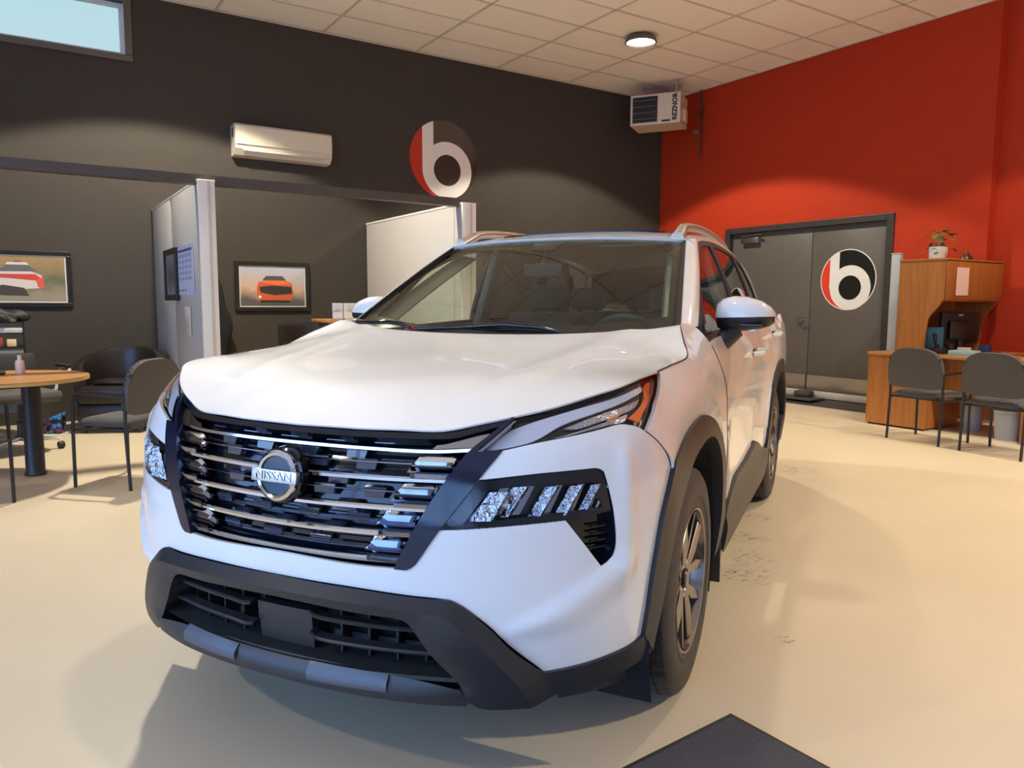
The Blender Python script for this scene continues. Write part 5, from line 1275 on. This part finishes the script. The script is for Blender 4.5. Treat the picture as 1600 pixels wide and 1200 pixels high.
    box('mirror_seam', (sx_*.965, .835, 1.168), (.11, .02, .010), gblack, mr_, bev=.002)
    tube('mirror_arm', [(sx_*.81, .84, 1.045), (sx_*.84, .87, 1.09), (sx_*.885, .90, 1.150)], .030, bplast, mr_, 14, rs=[.034, .038, .044])
    lobj('mirror_glass', [(.001, 0), (.07, 0), (.07, .004), (.001, .004)], chrome, mr_, 20, 'X').matrix_local = Matrix.Translation((sx_*.93, .962, 1.203)) @ Matrix.Rotation(PI/2, 4, 'Z') @ Matrix.Diagonal((1, 1.2, .9, 1))
# wipers and cowl
def CW(a, b): return Vector((a*.76, .17+.14*b+.26*abs(a)**2.2, 1.092+.008*b+.035*abs(a)**2.2))
panel('cowl', rect(-1, 1, 0, 1), CW, bplast, car, step=.12, off=0, thick=.02, cen=Vector((0, 0, 0)))
for p0, p1, pm in (((.33, .33, 1.143), (-.30, .30, 1.146), (.09, .315, 1.170)), ((-.33, .31, 1.148), (-.67, .40, 1.170), (-.46, .33, 1.172))):
    wp = tube('wiper', [p0, (p0[0]*.6+pm[0]*.4, (p0[1]+pm[1])/2, (p0[2]+pm[2])/2+.006), pm, ((pm[0]+p1[0])/2, (pm[1]+p1[1])/2+.01, (pm[2]+p1[2])/2-.002), p1], .007, gblack, car, 8, rs=[.006, .009, .010, .007, .005])
    tube('wiper_blade', [(p0[0]*.5+pm[0]*.5, pm[1]+.03, pm[2]-.006), ((pm[0]+p1[0])/2, (pm[1]+p1[1])/2+.03, (pm[2]+p1[2])/2-.004), (p1[0], p1[1]+.02, p1[2]+.004)], .006, bplast, wp, 6)
box('wiper_tag', (-.345, .325, 1.146), (.035, .015, .016), mat('red_tag', (.75, .08, .05), .4), car, bev=.003)

# --- interior
ds = panel('dashboard', [(-.74, .50), (-.45, .40), (0, .34), (.45, .40), (.74, .50), (.74, .98), (.30, 1.00), (-.30, 1.00), (-.74, .98)], lambda x, y: Vector((x, y, 1.075+.03*math.exp(-((x-.38)/.2)**2)*sst(.75, .95, y)-.05*sst(.88, 1.0, y)+.02*(1-(x/.8)**2))), interior, car, step=.08, off=0, thick=.25, cen=Vector((0, .7, 0)))
box('display_screen', (0, .93, 1.125), (.30, .02, .09), gblack, ds, bev=.005, rot=Matrix.Rotation(-.2, 3, 'X'))
c0 = Vector((.38, 1.08, 1.03)); rw = .185; tl = math.radians(62)
sw = tube('steering_wheel', [c0+Vector((rw*math.cos(a), -rw*math.sin(a)*math.cos(tl), rw*math.sin(a)*math.sin(tl))) for a in [2*PI*i/36 for i in range(36)]], .016, mat('wheel_leather', (.05, .05, .048), .4), car, 10, closed=True)
box('steering_hub', c0+Vector((0, -.02, 0)), (.15, .05, .12), interior, sw, bev=.02)
box('steering_spoke', c0+Vector((0, -.01, 0)), (.34, .02, .03), interior, sw, bev=.006)
def seat(x, y, w_, name='front_seat'):
    s_ = empty(name, (x, y, 0)); s_.parent = car
    fab = mat('seat_fabric', (.035, .033, .030), .8, bump=.2, bscale=250)
    box('seat_cushion', (0, 0, .62), (w_, .52, .18), fab, s_, bev=.05)
    box('seat_back', (0, .27, .92), (w_*.96, .14, .56), fab, s_, bev=.05, rot=Matrix.Rotation(-.22, 3, 'X'))
    for k in ((0,) if w_ < .8 else (-.42, 0, .42)):
        box('headrest', (k, .36, 1.285), (.26, .10, .16), fab, s_, bev=.035, rot=Matrix.Rotation(-.15, 3, 'X'))
        for d_ in (-.06, .06): tube('headrest_post', [(k+d_, .345, 1.22), (k+d_, .33, 1.16)], .006, chrome, s_, 6)
seat(.38, 1.62, .52); seat(-.38, 1.62, .52); seat(0, 2.50, 1.28, 'rear_seat')
rv = box('rear_view_mirror', (.01, .93, 1.405), (.20, .03, .062), interior, car, bev=.012)
tube('mirror_stem', [(0, .95, 1.43), (0, .985, 1.50)], .012, bplast, rv, 8)
poly('mirror_reflector', [(-.085, .948, 1.378), (.105, .948, 1.378), (.105, .948, 1.432), (-.085, .948, 1.432)], [(0, 1, 2, 3)], chrome, rv)
for k in (-.38, .38): box('sun_visor', (k, 1.22, 1.545), (.38, .14, .012), inlight, car, bev=.005, rot=Matrix.Rotation(.25, 3, 'X'))
box('overhead_console', (0, 1.20, 1.565), (.16, .18, .03), mat('console_grey', (.16, .16, .15), .5), car, bev=.01)

# --- wheels
def make_wheel():
    wd = empty('wheel')
    # tyre with grooved, siped tread; axis along x, outer face at +x
    seg = 144; prof_in = [(-.105, .232), (-.118, .262), (-.120, .300), (-.112, .338), (-.098, .357)]
    tread = [(-.094, .3590, 1), (-.072, .3650, 1), (-.070, .3650, 1), (-.069, .357, 0), (-.060, .357, 0), (-.059, .3655, 1), (-.020, .3665, 1), (-.019, .358, 0), (-.011, .358, 0), (-.010, .3668, 1), (.010, .3668, 1), (.011, .358, 0), (.019, .358, 0), (.020, .3665, 1), (.059, .3655, 1), (.060, .357, 0), (.069, .357, 0), (.070, .3650, 1), (.094, .3590, 1)]
    out_ = [(.099, .356), (.112, .338), (.120, .300), (.118, .270), (.112, .262), (.116, .250), (.112, .236), (.100, .230)]
    vs = []; fs = []
    for k in range(seg):
        a = 2*PI*k/seg; g = (k % 3 == 0)
        ring_ = [(x, r) for x, r in prof_in]
        for x, r, t_ in tread: ring_.append((x, r-(.0045 if abs(x) > .09 else .010) if (g and t_ and abs(x) > .015) else r))
        for j, (x, r) in enumerate(out_): ring_.append((x, r-.003 if (g and j == 0) else r))
        for x, r in ring_: vs.append((x, r*math.cos(a+(.012 if abs(x) < .06 else 0)), r*math.sin(a+(.012 if abs(x) < .06 else 0))))
    n = len(prof_in)+len(tread)+len(out_)
    for k in range(seg):
        j = (k+1) % seg
        for i in range(n-1): fs.append((k*n+i, k*n+i+1, j*n+i+1, j*n+i))
    me = mesh('tyre', vs, fs); b_ = bmesh.new(); b_.from_mesh(me); bmesh.ops.recalc_face_normals(b_, faces=b_.faces); b_.to_mesh(me); b_.free()
    ty = link('tyre', me, rubber, wd, ang=28)
    # barrel, lip
    lobj('rim', [(.236, .108), (.231, .114), (.224, .112), (.221, .100), (.214, .07), (.205, .0), (.200, -.08), (.232, -.105)], alloy, wd, 64, 'X')
    lobj('brake_disc', [(.001, -.005), (.15, -.005), (.155, -.01), (.155, -.03), (.06, -.03), (.001, -.03)], mat('brake_iron', (.2, .19, .18), .35, metal=1), wd, 40, 'X')
    lobj('inner_barrel', [(.200, .02), (.19, -.06), (.16, -.07), (.001, -.07)], deep, wd, 40, 'X')
    for k in range(5):
        a0 = 2*PI*k/5+.3
        for sg in (-1, 1):
            # each spoke: prism from hub to lip, face angled
            r0, r1 = .045, .218
            def P_(r, da, x): a = a0+da; return (x, r*math.cos(a), r*math.sin(a))
            A0 = .10*sg; B0 = .33*sg
            pts_ = [P_(r0, A0-.38*sg, .088), P_(r0, A0+.30*sg, .088), P_(r1, B0+.13*sg, .100), P_(r1, B0-.02*sg, .106), P_(r1*.62, (A0+B0)/2-.10*sg, .100)]
            bk = [(x-.030, y, z) for x, y, z in pts_]
            vs = pts_+bk; m_ = 5
            fs = [tuple(range(m_)), tuple(range(2*m_-1, m_-1, -1))]+[(i, m_+i, m_+(i+1) % m_, (i+1) % m_) for i in range(m_)]
            me = mesh('spoke', vs, fs); b_ = bmesh.new(); b_.from_mesh(me); bmesh.ops.recalc_face_normals(b_, faces=b_.faces)
            bmesh.ops.bevel(b_, geom=b_.edges[:], offset=.003, segments=1, affect='EDGES'); b_.to_mesh(me); b_.free()
            link('spoke', me, alloy, wd)
        a = a0+PI/5; lobj('lug_nut', [(.001, .012), (.009, .010), (.010, -.01)], chrome, wd, 8, 'X', (.078, .055*math.cos(a), .055*math.sin(a)))
        pr_ = [(.084, .06*math.cos(a0+PI/5), .06*math.sin(a0+PI/5))]
        pk = [(.070, .055, PI/5-.30), (.070, .055, PI/5+.30), (.070, .21, PI/5+.22), (.070, .21, PI/5-.22)]
        vs = [(x, r*math.cos(a0+d_), r*math.sin(a0+d_)) for x, r, d_ in pk]; vs += [(x-.01, y, z) for x, y, z in vs]
        poly('dark_pocket', vs, [(3, 2, 1, 0), (4, 5, 6, 7), (0, 1, 5, 4), (1, 2, 6, 5), (2, 3, 7, 6), (3, 0, 4, 7)], alloyd, wd)
    lobj('centre_cap', [(.001, .100), (.028, .099), (.033, .094), (.034, .07)], alloyd, wd, 24, 'X')
    lobj('hub', [(.034, .088), (.062, .084), (.068, .070), (.068, .03)], alloy, wd, 30, 'X')
    return wd
w0 = make_wheel(); w0.parent = car; w0.location = (.79, .03, .366)
for x, y in ((.785, 2.705), (-.785, 0), (-.785, 2.705)):
    c_ = copytree(w0, car); c_.location = (x, y, .366)
    c_.rotation_euler = (random.uniform(0, 6) if x > 0 else 0, 0, 0 if x > 0 else PI)
